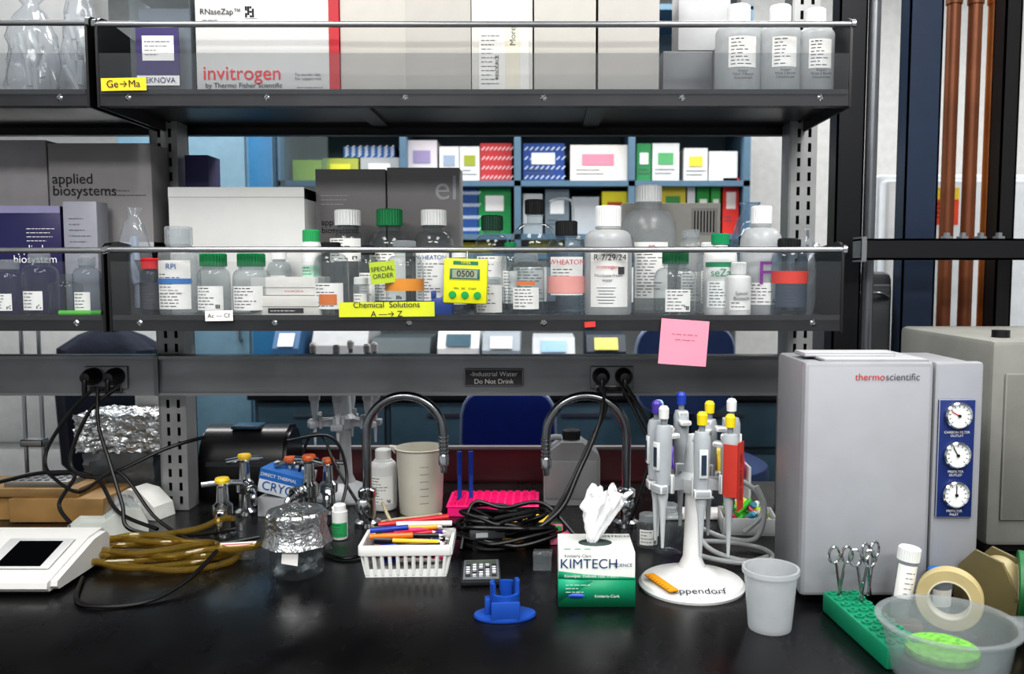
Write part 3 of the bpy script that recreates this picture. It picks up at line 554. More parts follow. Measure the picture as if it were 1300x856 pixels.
# tissue box
y0=BY(771); x0=X(709,771,y0); x1=X(806,771,y0); h=Z(702,y0)-BZ
g=G("tissue_box",((x0+x1)/2,y0,BZ+.0004)); w=(x1-x0)/2; dpt=.085; KG=M('#0a8a62',.5,0,.03)
g.box(-w,w,0,dpt,0,h,M('#e4e8e4',.55,0,.02),.001); g.box(-w-.0004,w+.0004,-.0006,dpt+.0004,0,h*.52,KG); g.prism([(-w,h*.5),(-w,h*.66),(-w*.3,h*.60),(w,h*.54),(w,h*.5)],'y',-.0007,0,KG)
g.prism([(-w,h*.52),(-w,h*.1),(-w*.1,h*.48)],'y',-.0009,0,M('#18a078',.5))
g.text("KIMTECH",(-.011,-.0014,h*.79),.0190,M('#1c3a70',.5)); g.text("SCIENCE",(.036,-.0014,h*.77),.0065,M('#1c3a70',.5))
g.text("Kimberly-Clark",(-w+.008,-.0014,h*.94),.006,INK,al='LEFT'); g.text("Kimwipes  Delicate Task Wipers",(-w+.008,-.0014,h*.57),.0056,PAPER,al='LEFT'); g.lines(-w+.01,-w+.045,-.0012,h*.40,3,.005,PAPER,.0008)
g.prism([(.012*math.cos(t*.5)-.028,.0035*math.sin(t*.5)) for t in range(12)],'y',-.0013,0,M('#3d5fc8',.5),T=TR(0,0,h*.2)); g.text("Kimberly-Clark",(-.003,-.0014,h*.2),.0055,PAPER,al='LEFT')
g.text("KIMTECH",(.028,dpt*.82,h+.0008),.011,INK,Matrix.Identity(4)); g.prism([(.024*math.cos(t*.4),.042+.016*math.sin(t*.4)) for t in range(16)],'z',h,h+.0008,M('#3a4a48',.8))
for i in range(3): 
    xx=-w+.008+i*.014; g.box(xx,xx+.009,.012,.014,h+.0006,h+.001,GRN)
TI=M('#eef0f2',.9,0,.03); nu,nv=80,26; vs=[];fs=[]
for j in range(nv+1):
    v=j/nv; rad=.005+.021*v**.8 if v<.75 else .0218-.006*(v-.75)/.25
    for i in range(nu):
        a=2*math.pi*i/nu; fold=1+.34*math.sin(5*a+3*v)*(.4+v)+.18*math.sin(11*a-7*v)+.08*math.sin(19*a+12*v)
        zz=.076*v+(.007*math.sin(3*a+1)+.005*math.sin(8*a))*v*v; q=rad*fold
        vs.append((-.004+.016*v+q*math.cos(a)+random.uniform(-.0006,.0006),.042+.55*q*math.sin(a)-.004*v+random.uniform(-.0006,.0006),h+zz))
for j in range(nv):
    for i in range(nu): fs.append((j*nu+i,j*nu+(i+1)%nu,(j+1)*nu+(i+1)%nu,(j+1)*nu+i))
g.add(vs,fs,TI)
vs=[];fs=[]
for j in range(nv+1):
    v=j/nv; rad=.004+.014*v
    for i in range(nu):
        a=2*math.pi*i/nu; q=rad*(1+.35*math.sin(4*a+2+5*v)+.12*math.sin(9*a))
        vs.append((.002+.026*v+q*math.cos(a),.042+.5*q*math.sin(a),h+.01+.060*v+.004*math.sin(5*a)*v))
for j in range(nv):
    for i in range(nu): fs.append((j*nu+i,j*nu+(i+1)%nu,(j+1)*nu+(i+1)%nu,(j+1)*nu+i))
g.add(vs,fs,TI)
g.done(180)
# cup
loc=onb(977,797); g=G("plastic_cup",loc); r=.0348; h=.080
CUPM=CL("frosted_cup",(.9,.92,.93),.60,'#e2e5e8',.3,.3)
g.lathe([(0,0),(r*.78,0),(r*.8,.003),(r*.97,h-.007),(r*1.05,h-.006),(r*1.05,h),(r*.96,h),(r*.78,.004),(0,.004)],CUPM,seg=48); g.done()
# calculator
loc=onb(611,731); g=G("calculator",loc,math.radians(4)); 
g.box(-.03,.03,-.046,.046,0,.009,M('#1e2024',.4),.003); g.box(-.0275,.0275,-.0435,.0435,.0085,.0097,M('#8e9298',.35,.5),.001); g.box(-.023,.023,.022,.038,.0095,.0103,M('#4e574c',.3))
for i in range(5):
    for j in range(5): g.box(-.0235+i*.0098,-.0163+i*.0098,.010-j*.0108,.0172-j*.0108,.0096,.0125,M('#e8eaed' if (i+j)%4 else '#3c3f46',.4),.0008)
g.done()
# blue tube holder
loc=onb(641,783); g=G("tube_holder",loc,math.radians(5)); BL=M('#1f4fa8',.35,0,.03)
g.lathe([(0,0),(.041,0),(.042,.002),(.041,.005),(.03,.006),(0,.006)],BL,seg=40,sy=.6)
def arc(r0,r1,a0,a1,n=14): 
    o=[(r1*math.cos(math.radians(a0+(a1-a0)*k/n)),r1*math.sin(math.radians(a0+(a1-a0)*k/n))) for k in range(n+1)]; return o+[(r0*math.cos(math.radians(a0+(a1-a0)*k/n)),r0*math.sin(math.radians(a0+(a1-a0)*k/n))) for k in range(n,-1,-1)]
g.prism(arc(.015,.020,150,390,28),'z',.004,.034,BL); g.prism(arc(.015,.020,-20,30),'z',.034,.050,BL); g.prism(arc(.015,.020,150,215),'z',.034,.048,BL); g.prism(arc(.015,.020,50,110),'z',.004,.044,BL)
g.box(-.027,-.019,-.008,.006,.004,.028,BL,.002); g.box(-.019,.019,-.0235,-.0195,.004,.028,BL,.0015); g.done()
loc=onb(689,722); g=G("clear_sample_box",loc,math.radians(-4)); 
for a in((-.014,-.0125,-.012,.012),(.0125,.014,-.012,.012),(-.014,.014,-.012,-.0105),(-.014,.014,.0105,.012)): g.box(*a,.0,.022,PLAS)
g.box(-.014,.014,-.012,.012,0,.0015,PLAS); g.box(-.015,.015,-.013,.013,.022,.027,PLAS,.001); g.done()
# basket
y0=BY(734); xa=X(463,734,y0); xb=X(567,734,y0); W2=(xb-xa)/2+.006; h=.050; D=.085
g=G("pen_basket",((xa+xb)/2,y0,BZ+.0004),math.radians(2)); m=M('#e2e4e2',.4,0,.02); bw=W2-.008
g.box(-bw,bw,.004,D-.004,0,.003,m)
for yy,dy in((0,-1),(D,1)):
    g.box(-W2,W2,yy-.003,yy+.003,h-.016,h,m,.0015); g.box(-bw,bw,yy-.0015 -dy*.004,yy+.0015-dy*.004,0,.012,m)
    for i in range(11):
        xx=-bw+.003+i*(2*bw-.006)/10; g.tube([(xx,yy-dy*.004,.004),(xx*1.06,yy,h-.008)],.0032,m,6,1)
for sx in(-1,1):
    g.box(sx*W2-.003,sx*W2+.003,0,D,h-.016,h,m,.0015); g.box(sx*bw-.0015,sx*bw+.0015,.004,D-.004,0,.012,m)
    for i in range(8): yy=.005+i*(D-.01)/7; g.tube([(sx*bw,yy,.004),(sx*W2,yy,h-.008)],.0028,m,6,1)
g.done()
g=G("assorted_pens",((xa+xb)/2,y0,BZ+.006),math.radians(2)); cols=['#e8721a','#c8102c','#1d3a9c','#f0a02c','#161618','#d83a70','#e4e4e0','#5a3a8c','#2a5ab0','#b8142c','#f0c030','#18181c']
for i in range(34):
    yy=.010+random.random()*(D-.02); zz=.006+ (i/34)*.052; L=random.uniform(.042,.054); x0_=random.uniform(-.008,.008)-.0; tilt=random.uniform(-.004,.004)*(1 if i<16 else 1.5); c1=M(random.choice(cols),.35)
    dy=random.uniform(-.014,.014); y1_=min(max(yy+dy,.01),D-.01)
    p=Vector((x0_-L,yy,zz-tilt)); q=Vector((x0_+L,y1_,zz+tilt)); g.tube([p,q],.0036,c1,10,1); g.tube([p+(q-p)*-.01,p+(q-p)*.28],.0042,M(random.choice(cols),.35),10,1); g.tube([q,q+(q-p)*.06],lambda t:.003-.0025*t,WPL,8,1)
g.tube([(-.05,.065,.056),(.06,.075,.066)],.005,M('#b8202c',.35),12,1); g.tube([(-.056,.02,.052),(.01,.014,.056)],.0042,M('#e8721a',.35),12,1); g.tube([(-.02,.05,.062),(.066,.06,.060)],.0042,M('#e4e4e0',.35),12,1); g.tube([(-.058,.035,.057),(.0,.04,.06)],.0042,M('#1d3a9c',.35),12,1)
g.done()
# beaker with foil
loc=onb(378,727); g=G("foil_covered_beaker",loc); r=.0405; h=.090
g.lathe([(0,.003),(r*.8,.002),(r*.94,0),(r,.005),(r,h),(r*1.05,h+.004)],GLASS,seg=48)
for i in range(80):
    a=random.random()*6.28; q=random.random()**.6*(r-.011); zz=random.uniform(.003,.056); T=TR(q*math.cos(a),q*math.sin(a),zz)@RX(random.uniform(-60,60))@RY(random.uniform(-60,60))
    g.lathe([(0,0),(.007,0),(.0075,.009),(.004,.01),(.004,.006),(0,.006)],CLOUD,T=T,seg=14)
g.prism([(-.012,.028),(.012,.024),(.014,.048),(-.01,.052)],'y',-r-.001,-r+.0,PAPER)
fp=[(1.26,-.042),(1.2,-.036),(1.14,-.029),(1.1,-.022),(1.08,-.015),(1.09,-.008),(1.11,-.002),(1.12,.004),(1.04,.008),(.9,.006),(.75,.008),(.6,.005),(.42,.009),(.2,.006)]
g.lathe([(r*a_,h+b_) for a_,b_ in fp]+[(0,h+.008)],FOIL,seg=72,mod=lambda a,z,k:1+.03*math.sin(9*a)+.02*math.sin(23*a+z*300)+random.uniform(-.025,.025)); g.done(24)
# faucets
def faucet(x,y,d,ztop,span,zend,name="gooseneck_faucet"):
    g=G(name,(x,y,BZ+.0004)); zt=ztop-BZ; r=span/2
    g.lathe([(0,0),(.024,0),(.024,.008),(.016,.012),(.014,.05),(.017,.054),(.017,.066),(.011,.07),(0,.071)],CHROME)
    pts=[(0,0,.06),(0,0,.12),(0,0,zt-r)]+[(d*(r-r*math.cos(k/8*math.pi)),0,zt-r+r*math.sin(k/8*math.pi)) for k in range(1,8)]+[(d*span,0,zt-r),(d*span,0,zend-BZ+.03)]
    g.tube(pts,.0082,M('#8e9297',.25,1),14); g.lathe([(0,0),(.006,0),(.0065,.012),(.010,.014),(.010,.03),(.008,.034),(0,.034)],CHROME,(d*span,0,zend-BZ),20)
    for k in range(5): g.lathe([(.0078,0),(.0096,.001),(.0096,.003),(.0078,.004)],CHROME,(d*span,0,zend-BZ+.036+k*.007),20)
    g.tube([(0,0,.04),(-d*.0,-.03,.045),(0,-.04,.046)],.006,CHROME); g.lathe([(0,0),(.014,0),(.014,.01),(.006,.014),(0,.014)],CHROME,T=TR(0,-.04,.046)@RX(90),seg=6); g.done()
y=1.53; faucet(X(466,600,y),y,1,Z(503,y),X(563,560,y)-X(466,600,y),Z(600,y))
y=1.53; faucet(X(795,600,y),y,-1,Z(503,y),X(795,560,y)-X(693,560,y),Z(604,y))
def valve(px,py,kc,h,rz=0):
    loc=onb(px,py); g=G("gas_valve",loc,rz); g.lathe([(0,0),(.022,0),(.022,.006),(.013,.012),(.012,h*.4),(.017,h*.44),(.017,h*.62),(.011,h*.68),(.009,h),(0,h)],CHROME)
    g.tube([(0,0,h*.55),(0,-.03,h*.55),(0,-.04,h*.53)],.010,CHROME); g.tube([(0,-.04,h*.53),(0,-.055,h*.45),(0,-.058,h*.28)],lambda t:.008-.003*t,CHROME)
    for k in range(3): g.lathe([(0,0),(.012,0),(.012,.003),(0,.003)],CHROME,T=TR(0,-.018-.01*k,h*.55)@RX(90),seg=12)
    g.tube([(-.034,0,h+.004),(0,0,h+.006),(.034,0,h+.004)],.005,CHROME); g.box(-.005,.005,-.02,.02,h,h+.007,CHROME,.002); g.lathe([(0,0),(.012,0),(.013,.005),(.011,.009),(0,.011)],M(kc,.4),(0,0,h+.006)); g.done()
valve(284,680,'#d8b628',.088,.25); valve(312,652,'#d8b628',.10,.6); valve(394,662,'#c8602c',.11,-.5); valve(370,648,'#c8602c',.09,.9); valve(418,650,'#c8602c',.09,.2)
# amber tubing coil
g=G("rubber_tubing_coil",(X(190,712,BY(712)),BY(712),BZ+.008)); 
for k in range(5):
    rr=.142-.011*k; g.tube([(rr*math.cos(a*math.pi/6)*(1+.05*math.sin(a*1.3+k)),(.058-.006*k)*math.sin(a*math.pi/6)+.012*math.sin(a*1.7+2*k),.000+.0045*k+.003*math.sin(a+k)) for a in range(12)],.0050,AMBER,10,5,True)
g.tube([(.1,-.03,.02),(.15,-.01,.015),(.175,.025,.012),(.18,.07,.02)],.0050,AMBER); g.tube([(-.03,.05,.015),(.05,.06,.025),(.09,.065,.04),(.116,.055,.045)],.0050,AMBER); g.done()
loc=onb(302,709); g=G("paper_label",loc,.2); g.box(-.028,.028,-.012,.012,.022,.0225,PAPER); g.box(-.024,.024,-.003,.004,.0225,.0228,M('#c87a7a',.6)); g.box(-.027,.027,-.011,.011,0,.022,PLAS); g.done()
# balance
y0=BY(757); xr=X(100,735,y0+.05)
g=G("digital_balance",(xr-.14,y0,BZ+.0004)); m=M('#d0d0ce',.4,0,.02)
V=[(0,.006),(-.006,.012),(-.004,.02),(.11,.052),(.15,.054),(.16,.046),(.16,.006)]
g.prism(V,'x',-.13,.125,m); g.prism([(v[0]*.9+.008,v[1]*.9+.002) for v in V],'x',.125,.135,m); g.box(-.12,.12,.01,.15,0,.008,BLK)
T=TR(.062,.062,.0410)@RX(15.7); g.box(-.052,.048,-.038,.039,-.001,.0012,M('#bcbebf',.4),.001,T=T); g.box(-.032,.034,-.034,.030,.0005,.0022,M('#08090b',.15),T=T)
g.done(25)
# wood block rack
y0=BY(664); x0=X(12,664,y0); x1=X(132,664,y0)
g=G("wooden_tube_block"); wd_=M('#98784a',.55,0,.2,14); g.box(x0,x1,y0,y0+.12,BZ+.0004,.945,wd_,.002); g.box(x0-.2,x1-.05,y0+.01,y0+.11,.9455,.962,M('#7c6440',.5,0,.2,12),.002)
g.box(x0-.02,x0+.1,y0+.02,y0+.1,.962,.972,ALU,.001)
for i in range(7):
    for j in range(4): g.cyl(x0-.008+i*.0155,y0+.032+j*.018,.972,.9725,.0048,BLK,12)
g.box(x0-.2,x0,y0+.02,y0+.1,BZ+.0004,.9452,wd_); g.done()
g=G("foil_wrapped_box",(X(157,600,1.70),1.68,BZ+.0004)); z1=Z(528,1.68)-BZ
def foilbox(g,w,d,z0,z1,j,m,n=12):
    vs=[];fs=[]
    def grid(o,u,v):
        b=len(vs)
        for i in range(n+1):
            for k in range(n+1): vs.append(tuple(Vector(o)+Vector(u)*i/n+Vector(v)*k/n))
        for i in range(n):
            for k in range(n): a=b+i*(n+1)+k; fs.append((a,a+1,a+n+2,a+n+1))
    h=z1-z0; grid((-w,0,z0),(2*w,0,0),(0,0,h)); grid((-w,d,z0),(2*w,0,0),(0,0,h)); grid((-w,0,z0),(0,d,0),(0,0,h)); grid((w,0,z0),(0,d,0),(0,0,h)); grid((-w,0,z1),(2*w,0,0),(0,d,0)); grid((-w,0,z0),(2*w,0,0),(0,d,0))
    rnd={}; out=[]
    for v in vs:
        k=tuple(round(q,4) for q in v)
        if k not in rnd: rnd[k]=Vector([random.uniform(-j,j) for _ in range(3)])
        out.append(tuple(Vector(v)+rnd[k]))
    g.add(out,fs,m)
foilbox(g,.085,.12,z1-.075,z1,.0035,FOIL,18); foilbox(g,.07,.11,.004,z1-.075,.002,M('#6d7174',.3,.6,.2,20)); g.done(24,False)
loc=onb(140,680); g=G("tape_dispenser",loc,.5); g.prism([(-.06,0),(-.065,.02),(-.045,.035),(-.01,.03),(.02,.05),(.05,.045),(.06,.02),(.06,0)],'y',-.025,.025,M('#c2c7c2',.4)); g.lathe([(.014,-.012),(.028,-.012),(.028,.012),(.014,.012),(.014,-.012)],PLAS,T=TR(.02,0,.04)@RX(90)); g.box(-.064,-.055,-.012,.012,.02,.024,STEEL); g.done()
loc=onb(178,655); g=G("folded_paper_towel",loc,-.3); g.prism([(-.05,0),(-.055,.03),(-.01,.055),(.02,.05),(.05,.025),(.055,0)],'y',-.02,.03,M('#cfd0cd',.9,bump=.4)); g.done()
g=G("support_stand",(X(42,600,1.75),1.75,BZ+.0004)); g.box(-.06,.06,-.04,.04,0,.01,BLK,.002); g.cyl(-.012,0,.01,.42,.004,STEEL,12); g.cyl(.018,.01,.01,.42,.004,STEEL,12); g.box(-.02,.026,-.008,.018,.10,.115,ALU,.002); g.done()
g=G("snack_wrapper",(X(190,515,1.82),1.825,BZ+.0004)); g.lathe([(0,0),(.028,0),(.032,.05),(.03,.15),(.026,.2),(.034,.215),(0,.216)],M('#c8303a',.4,bump=.4),sy=.5,seg=30); g.patch(.0325,1.2,.12,.2,PAPER,sy=.55); g.done()
# black label printer
y=1.70; x0=X(250,600,y); x1=X(362,600,y); zt=Z(546,y)-BZ
g=G("label_printer",((x0+x1)/2,y,BZ+.0004)); w=(x1-x0)/2; BM=M('#121316',.3,0,.05)
pf=[(0,0),(-.005,.02),(-.002,zt*.5),(.012,zt*.78),(.03,zt*.93),(.06,zt),(.1,zt*.96),(.13,zt*.7),(.13,0)]
g.prism(pf,'x',-w+.006,w-.006,BM); g.prism([(u*.93+.005,v*.94) for u,v in pf],'x',-w,w,BM); g.box(-w+.02,w-.02,-.006,.0,zt*.48,zt*.54,M('#3c3e42',.3)); g.box(-.03,.03,.03,.08,zt*.96,zt*1.01,M('#30526a',.3),.002); g.box(w-.03,w-.015,-.006,.004,zt*.2,zt*.3,M('#4a4c52',.3)); g.done(40)
y=1.58; x,z=W(352,622,y); g=G("label_box",(x,y,BZ+.0004),math.radians(-8)); T=TR(0,0,.04)@RY(12)
g.box(-.042,.042,0,.07,0,.045,M('#d6dee4',.5),.001,T=T); g.box(-.0425,.0425,-.0008,.05,.026,.0455,M('#2a6ab4',.5),T=T); g.text("CRYO",(.002,-.0015,.054),.024,M('#1f4f98',.5),RY(12)@RX(90)); g.text("DIRECT THERMAL",(.004,-.0015,.0755),.009,PAPER,RY(12)@RX(90)); g.box(-.04,.04,.0,.07,0,.036,M('#a9acb0',.6)); g.done()
# plastic beaker
y=1.62; x=X(534,600,y); z1=Z(568,y)-BZ; g=G("plastic_beaker",(x,y,BZ+.0004)); r=.0475; m=M('#c9c6ba',.4,0,.03)
g.lathe([(0,0),(r*.84,0),(r*.86,.004),(r*.97,z1-.004),(r*1.05,z1),(r*.99,z1+.001),(r*.93,z1-.006),(r*.82,.005),(0,.005)],m,seg=40)
for i in range(6): g.patch(r*(.885+.012*i),.2,.025+.014*i,.026+.014*i,INK2,ac=.3)
g.prism([(-r*1.0,z1-.012),(-r*1.25,z1+.003),(-r*.98,z1+.001)],'y',-.008,.008,m); g.done()
# magenta rack
y0=BY(656); x0=X(566,650,y0); x1=X(684,650,y0); g=G("tube_rack",((x0+x1)/2,y0,BZ+.0004)); w=(x1-x0)/2; MG=M('#f0207e',.4,0,.03); RH=.019
g.box(-w,w,0,.11,RH-.004,RH,MG,.001); g.box(-w,w,0,.003,0,RH-.002,MG); g.box(-w,w,.107,.11,0,RH-.002,MG); g.box(-w,-w+.003,0,.11,0,RH-.002,MG); g.box(w-.003,w,0,.11,0,RH-.002,MG)
for i in range(11):
    for j in range(6): g.lathe([(.0045,RH),(.0058,RH),(.0058,RH+.005),(.0045,RH+.005),(.0045,RH)],MG,(-w+.012+i*(2*w-.024)/10,.012+j*.0165,0),12); g.cyl(-w+.012+i*(2*w-.024)/10,.012+j*.0165,RH,RH+.0005,.0045,M('#8a1248',.6),12)
for xx in (-w+.022,-w+.044):
    g.tube([(xx,.045,RH),(xx,.045,.113)],.0042,M('#1d4fb0',.35),12,1); g.tube([(xx,.045,.07),(xx,.045,.115)],.005,M('#163a9a',.35),12,1); g.box(xx-.0015,xx+.0015,.038,.040,.078,.112,M('#163a9a',.35))
g.done()
y=BY(670); g=G("warning_sign",(X(665,665,y),y,BZ+.0006)); T=RX(55); g.box(-.045,.045,0,.028,.0,.0015,M('#f2c81a',.5),.0004,T=T); p=T@Vector((0,.014,.0022)); g.text("NO",tuple(p),.028,M('#d2201a',.5),RX(55)); g.box(-.045,.045,.0,.03,0,.0012,M('#f2c81a',.5)); g.done()
# jug
y=1.66; x0=X(690,600,y); x1=X(762,600,y); zt=Z(560,y)-BZ; g=G("plastic_jug",((x0+x1)/2,y,BZ+.0004)); w=(x1-x0)/2; m=M('#8b8d8f',.35,0,.04)
g.prism([(-w,.004),(-w,zt*.72),(-w+.006,zt*.8),(-.02,zt*.97),(.02,zt*.97),(w-.006,zt*.8),(w,zt*.72),(w,.004),(w-.004,0),(-w+.004,0)],'y',0,.07,m); g.box(-w+.004,w-.004,-.003,.073,.012,zt*.7,m,.004)
g.lathe([(.016,zt*.95),(.016,zt),(0,zt)],m,(0,.035,0)); g.cap(0,.035,zt*.98,zt+.016,.018,BLK); g.tube([(-w+.01,.035,zt*.75),(-w+.012,.035,zt*.98),(-.02,.035,zt*1.0)],.006,m); g.done()
bottle(487,34,570,1.64,BZ,WC,.6,.02,WPL,wl,.6,.7,name="wash_bottle").done()
bottle(432,20,640,1.45,BZ,WC,.8,.012,WPL,(M('#2a9a5a',.5),1.2),.7,.8,name="sample_vial",labz=(.1,.5)).done()
bottle(848,38,640,1.38,BZ,CLOUD,.7,.012,GLASS,None,.7,.75,name="glass_jar").done()
bottle(822,28,652,1.41,BZ,CLOUD,.8,.012,PLAS,wl,.7,.75,name="sample_vial").done()
g=G("label_tape_rack",(X(885,640,1.56),1.58,BZ+.0004)); g.box(-.06,.1,-.02,.05,0,.006,WPL,.002); g.box(-.06,-.055,-.02,.05,0,.13,WPL,.001); g.box(.095,.1,-.02,.05,0,.1,WPL,.001); g.tube([(-.055,.015,.1),(.095,.015,.09)],.006,WPL,10,1)
for i,cc in enumerate(('#6a3fd0','#e0207a','#e86a3a','#e8d040','#e0407a')): g.lathe([(.014,-.011),(.034,-.011),(.034,.011),(.014,.011),(.014,-.011)],M(cc,.4),T=TR(-.035+i*.028,.015,.098)@RY(90),seg=32)
g.done()
loc=onb(950,676); g=G("sample_caddy",loc,-.1); m=M('#c8cccc',.4); w=.048
for a in((-w,-w+.003,-.02,.06),(w-.003,w,-.02,.06),(-w,w,-.02,-.017),(-w,w,.057,.06)): g.box(*a,0,.03,m,.001)
g.box(-w,w,-.02,.06,0,.003,m)
for i in range(18):
    g.tube([(random.uniform(-.04,.04),random.uniform(-.01,.05),.014+i*.0012),(random.uniform(-.04,.04),random.uniform(-.01,.05),.032+i*.001)],.005,M(random.choice(['#4ac83a','#d8e23a','#f0407a','#e4e4e0','#58a8c8']),.4),8,1)
g.done()
g=G("clear_tubing_loops",(X(928,680,1.36),1.35,BZ+.006)); WT=M('#b0b4b6',.3)
g.tube([(-.03,.02,.09),(-.055,.03,.05),(-.04,0,.012),(.01,-.03,.0),(.06,-.02,.0),(.055,.03,.0),(0,.05,.004),(-.05,.03,.01),(-.06,-.01,.004),(0,-.045,.002),(.05,-.03,.006)],.0042,WT); g.tube([(.05,.05,.1),(.065,.05,.06),(.05,.05,.01),(.0,.055,.01),(-.045,.05,.03)],.0042,WT)
g.tube([(-.02,.06,.12),(.02,.06,.11),(.055,.058,.085),(.062,.056,.05),(.03,.05,.02)],.0042,WT)
g.done()
def cable(pts,r=.0034,name="power_cable",m=CABLE):
    P=[]
    for px,py,y in pts:
        x,z=W(px,py,y); P.append((x,y,max(z,BZ+r+.0005)))
    G(name).tube(P,r,m,8,8).done()
cable([(121,492,1.534),(92,520,1.53),(60,570,1.52),(62,600,1.5),(95,603,1.49),(75,640,1.48),(90,665,1.46)])
cable([(124,494,1.53),(125,540,1.5),(140,590,1.46),(155,640,1.42),(165,672,1.40),(230,680,1.40),(300,672,1.42)])
cable([(150,492,1.534),(112,525,1.52),(90,590,1.5),(130,605,1.49),(210,570,1.52),(260,555,1.57)])
cable([(0,612,1.52),(60,600,1.5),(120,606,1.49),(150,650,1.45),(200,672,1.42)])
cable([(60,600,1.5),(100,625,1.46),(150,600,1.47),(200,660,1.42),(260,690,1.38),(330,682,1.40)],.003)
cable([(763,492,1.534),(768,520,1.52),(745,570,1.48),(722,620,1.45),(700,655,1.42),(665,690,1.40),(620,700,1.38),(585,690,1.40)],.0042)
cable([(768,492,1.534),(760,540,1.50),(735,600,1.46),(710,650,1.42),(660,680,1.41),(600,672,1.45)],.0036)
cable([(790,492,1.534),(810,530,1.5),(826,570,1.46),(815,620,1.45),(800,660,1.45)])
cable([(796,492,1.534),(828,545,1.5),(850,600,1.48),(862,650,1.46)])
cable([(105,740,1.25),(98,770,1.16),(130,779,1.14),(190,770,1.16),(240,735,1.22),(275,700,1.30)])
cable([(365,560,1.62),(420,555,1.6),(440,600,1.55),(430,650,1.5),(400,690,1.4),(430,712,1.34),(460,705,1.35)],.003)
cable([(372,640,1.60),(390,560,1.62),(410,555,1.62),(425,590,1.6),(455,640,1.5),(470,660,1.44)],.003)
cable([(585,700,1.38),(600,640,1.44),(640,645,1.43),(690,640,1.44),(740,690,1.40),(770,700,1.36),(790,690,1.38)],.0036)
g=G("coiled_power_cables",(X(640,688,1.43),1.43,BZ))
for k in range(10):
    P=[]
    for i in range(9):
        a=i/9*2*math.pi+k*1.7; P.append((.008*math.sin(k*2.1)+.09*math.cos(a)*(1-.055*k)+.016*math.sin(3*a+k),.008*math.cos(k*1.9)+.054*math.sin(a)*(1-.04*k),.005+.0048*k+.006*math.sin(2*a+k)+(.006 if k else .006)))
    g.tube(P,.0036,CABLE,8,6,True)
g.box(-.015,.03,-.03,.0,.0,.028,BLK,.003,T=TR(.05,.01,0)@RZ(20)); g.box(-.02,.02,-.012,.012,.0,.03,BLK,.004,T=TR(-.05,-.03,0)@RZ(-30)); g.done()
loc=onb(618,697); g=G("power_strip_adapter",loc,.2); g.box(-.03,.03,-.015,.02,0.02,.036,M('#3c3f42',.35),.003); g.box(-.025,.025,-.01,.015,0,.02,BLK); g.box(-.02,.0,-.0155,-.015,.024,.032,M('#9ea2a6',.3)); g.done()
g=G("white_cord",(X(520,655,1.5),1.52,BZ+.004)); g.tube([(-.06,.04,.03),(-.03,0,.0),(.02,.01,.0),(.05,.03,.01),(.02,.05,.0),(-.04,.03,.0),(-.07,-.01,.0),(-.02,-.03,.0),(.05,-.01,.0)],.003,M('#b8ac90',.5)); g.done()
# ------- right foreground -------
g=G("instrument_rack",(X(1098,805,BY(805)),BY(805),BZ+.0004),math.radians(6)); GR=M('#148a66',.4,0,.04)
g.box(-.024,.024,-.1,.075,.0,.028,GR,.003)
for i in range(9):
    for j in range(3): g.lathe([(.003,.028),(.006,.028),(.006,.031),(.003,.031),(.003,.028)],GR,(-.015+j*.015,-.09+i*.019,0),12); g.cyl(-.015+j*.015,-.09+i*.019,.028,.0285,.004,BLK,10)
g.done()
def scissors(x,y,z,rz,h=.06):
    g=G("surgical_scissors",(x,y,z),rz)
    for sx in(-1,1):
        g.tube([(sx*.009+.0075*math.cos(a*math.pi/5),0,h+.011*math.sin(a*math.pi/5)) for a in range(10)],.0018,CHROME,8,4,True); g.tube([(sx*.006,0,h-.01),(sx*.002,0,h-.035),(-sx*.002,0,0)],.0021,CHROME,8)
    g.cyl(0,0,-.002,.002,.003,CHROME,T=TR(0,0,h-.035)@RX(90)); g.done()
scissors(X(1068,745,1.11),1.115,BZ+.027,.1,.058); scissors(X(1094,745,1.09),1.09,BZ+.027,-.2,.062); scissors(X(1111,748,1.10),1.12,BZ+.027,.5,.062)
x=X(1120,720,1.17); g=G("capped_tube",(x,1.11,BZ+.0004),rot=(0,math.radians(7),0)); g.lathe([(0,0),(.011,.004),(.0125,.012),(.0125,.08),(0,.08)],CLOUD); g.patch(.0128,1.4,.03,.075,PAPER); g.lines(-.006,.006,-.0135,.065,6,.007); g.cap(0,0,.08,.098,.0145,WC); g.done()
x=X(1164,730,1.20); g=G("conical_tube",(x,1.13,BZ+.0004)); g.lathe([(0,0),(.014,.004),(.0145,.012),(.0145,.045),(0,.045)],CLOUD); g.cap(0,0,.045,.060,.016,M('#1f66b0',.4)); g.patch(.0148,1,.012,.035,PAPER); g.done()
def roll2(px,y,ro,ri,wd,m,rz,core='#c8b898',z=None,tilt=90):
    x=X(px,745,y); g=G("tape_roll",(x,y,(z if z else BZ+ro+.0005))); T=RZ(rz)@RX(tilt); g.lathe([(ri,-wd/2),(ro-.001,-wd/2),(ro,-wd/2+.001),(ro,wd/2-.001),(ro-.001,wd/2),(ri,wd/2),(ri,-wd/2)],m,T=T,seg=48); g.lathe([(ri*.93,-wd/2-.0004),(ri,-wd/2-.0004),(ri,wd/2+.0004),(ri*.93,wd/2+.0004),(ri*.93,-wd/2-.0004)],M(core,.7),T=T,seg=48); g.done()
roll2(1206,1.075,.040,.026,.020,M('#b8a97c',.6),-28,'#d8ceb8')
g=G("tape_dispenser",(X(1262,745,1.12),1.115,BZ+.0004),math.radians(25)); m=M('#6d6444',.5)
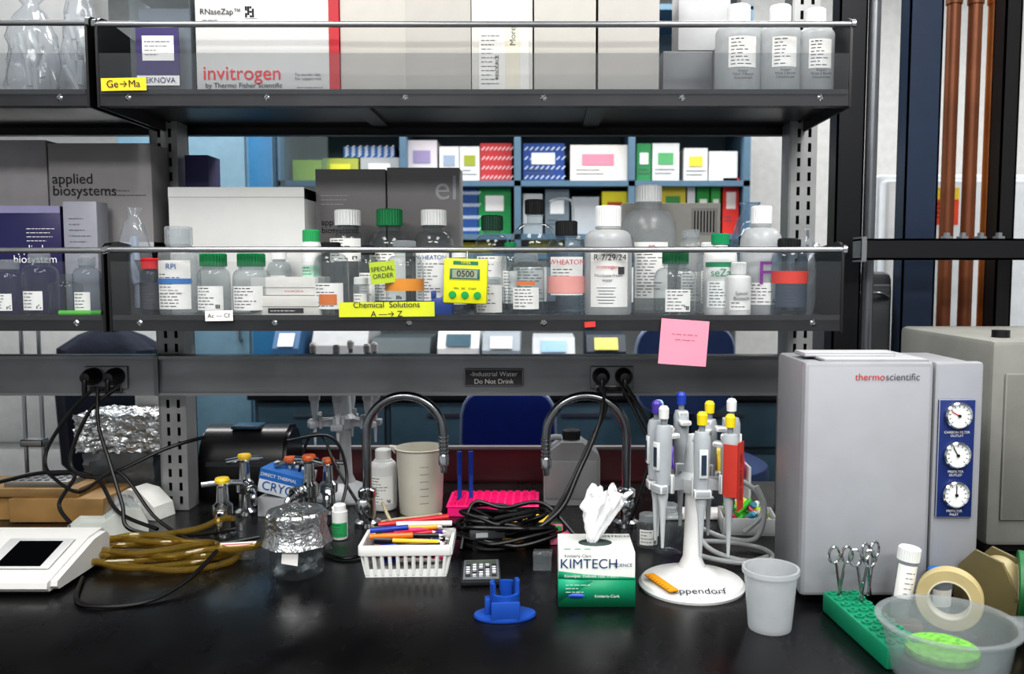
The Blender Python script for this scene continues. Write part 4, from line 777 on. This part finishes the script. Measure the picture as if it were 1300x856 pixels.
g.prism([(-.04,0),(-.045,.04),(-.02,.082),(.02,.088),(.045,.06),(.05,.03),(.052,0)],'x',-.018,-.014,m); g.prism([(-.04,0),(-.045,.04),(-.02,.082),(.02,.088),(.045,.06),(.05,.03),(.052,0)],'x',.014,.018,m); g.box(-.018,.018,-.04,.05,0,.01,m)
g.lathe([(.012,-.012),(.036,-.012),(.036,.012),(.012,.012),(.012,-.012)],M('#a09470',.5),T=TR(0,0,.045)@RY(90),seg=36); g.box(-.018,.018,-.048,-.04,.036,.042,STEEL); g.done()
roll2(1302,1.09,.048,.03,.020,M('#1f6a3c',.5),65,'#c8c0a8'); roll2(1330,1.16,.05,.03,.022,M('#a02a30',.5),60,'#b09a70'); roll2(1318,1.01,.042,.026,.020,M('#8a7048',.6),62)
g=G("brown_tool_tray",(X(1172,765,1.03),1.06,BZ+.0004),-.1); g.box(-.03,.012,-.012,.012,0,.016,M('#6a4a30',.6),.004); g.box(-.026,.008,-.008,.008,.014,.017,M('#4a3220',.6)); g.done()
yb=.955; x=X(1203,800,yb); g=G("plastic_tub",(x,yb,BZ+.0004)); r=.074; h=.062; TB=CL("tub_plastic",(.9,.92,.93),.26,'#cdd4d8',.7,.12)
g.lathe([(0,0),(r*.82,0),(r*.86,.004),(r*.97,h-.004),(r*1.06,h-.003),(r*1.07,h),(r*.96,h),(r*.84,.005),(0,.005)],TB,seg=56)
g.box(r*1.0,r*1.28,-.014,.014,h-.004,h-.001,TB,.001); g.lathe([(0,.022),(.04,.022),(.041,.026),(.04,.03),(0,.03)],M('#6aaa44',.8,0,.35,160,bump=.5,bs=200),(-.006,0,0)); g.lathe([(0,.006),(.052,.006),(.055,.02),(0,.0205)],CL("tub_water",(.8,.85,.87),.25,'#a8b0b4'),seg=40); g.done()
loc=onb(712,690); g=G("sample_caddy",loc,.1); g.box(-.02,.02,-.01,.02,0,.02,M('#c86a88',.4),.002); g.box(-.016,.004,-.004,.014,.02,.034,M('#2a9048',.4),.003); g.done()
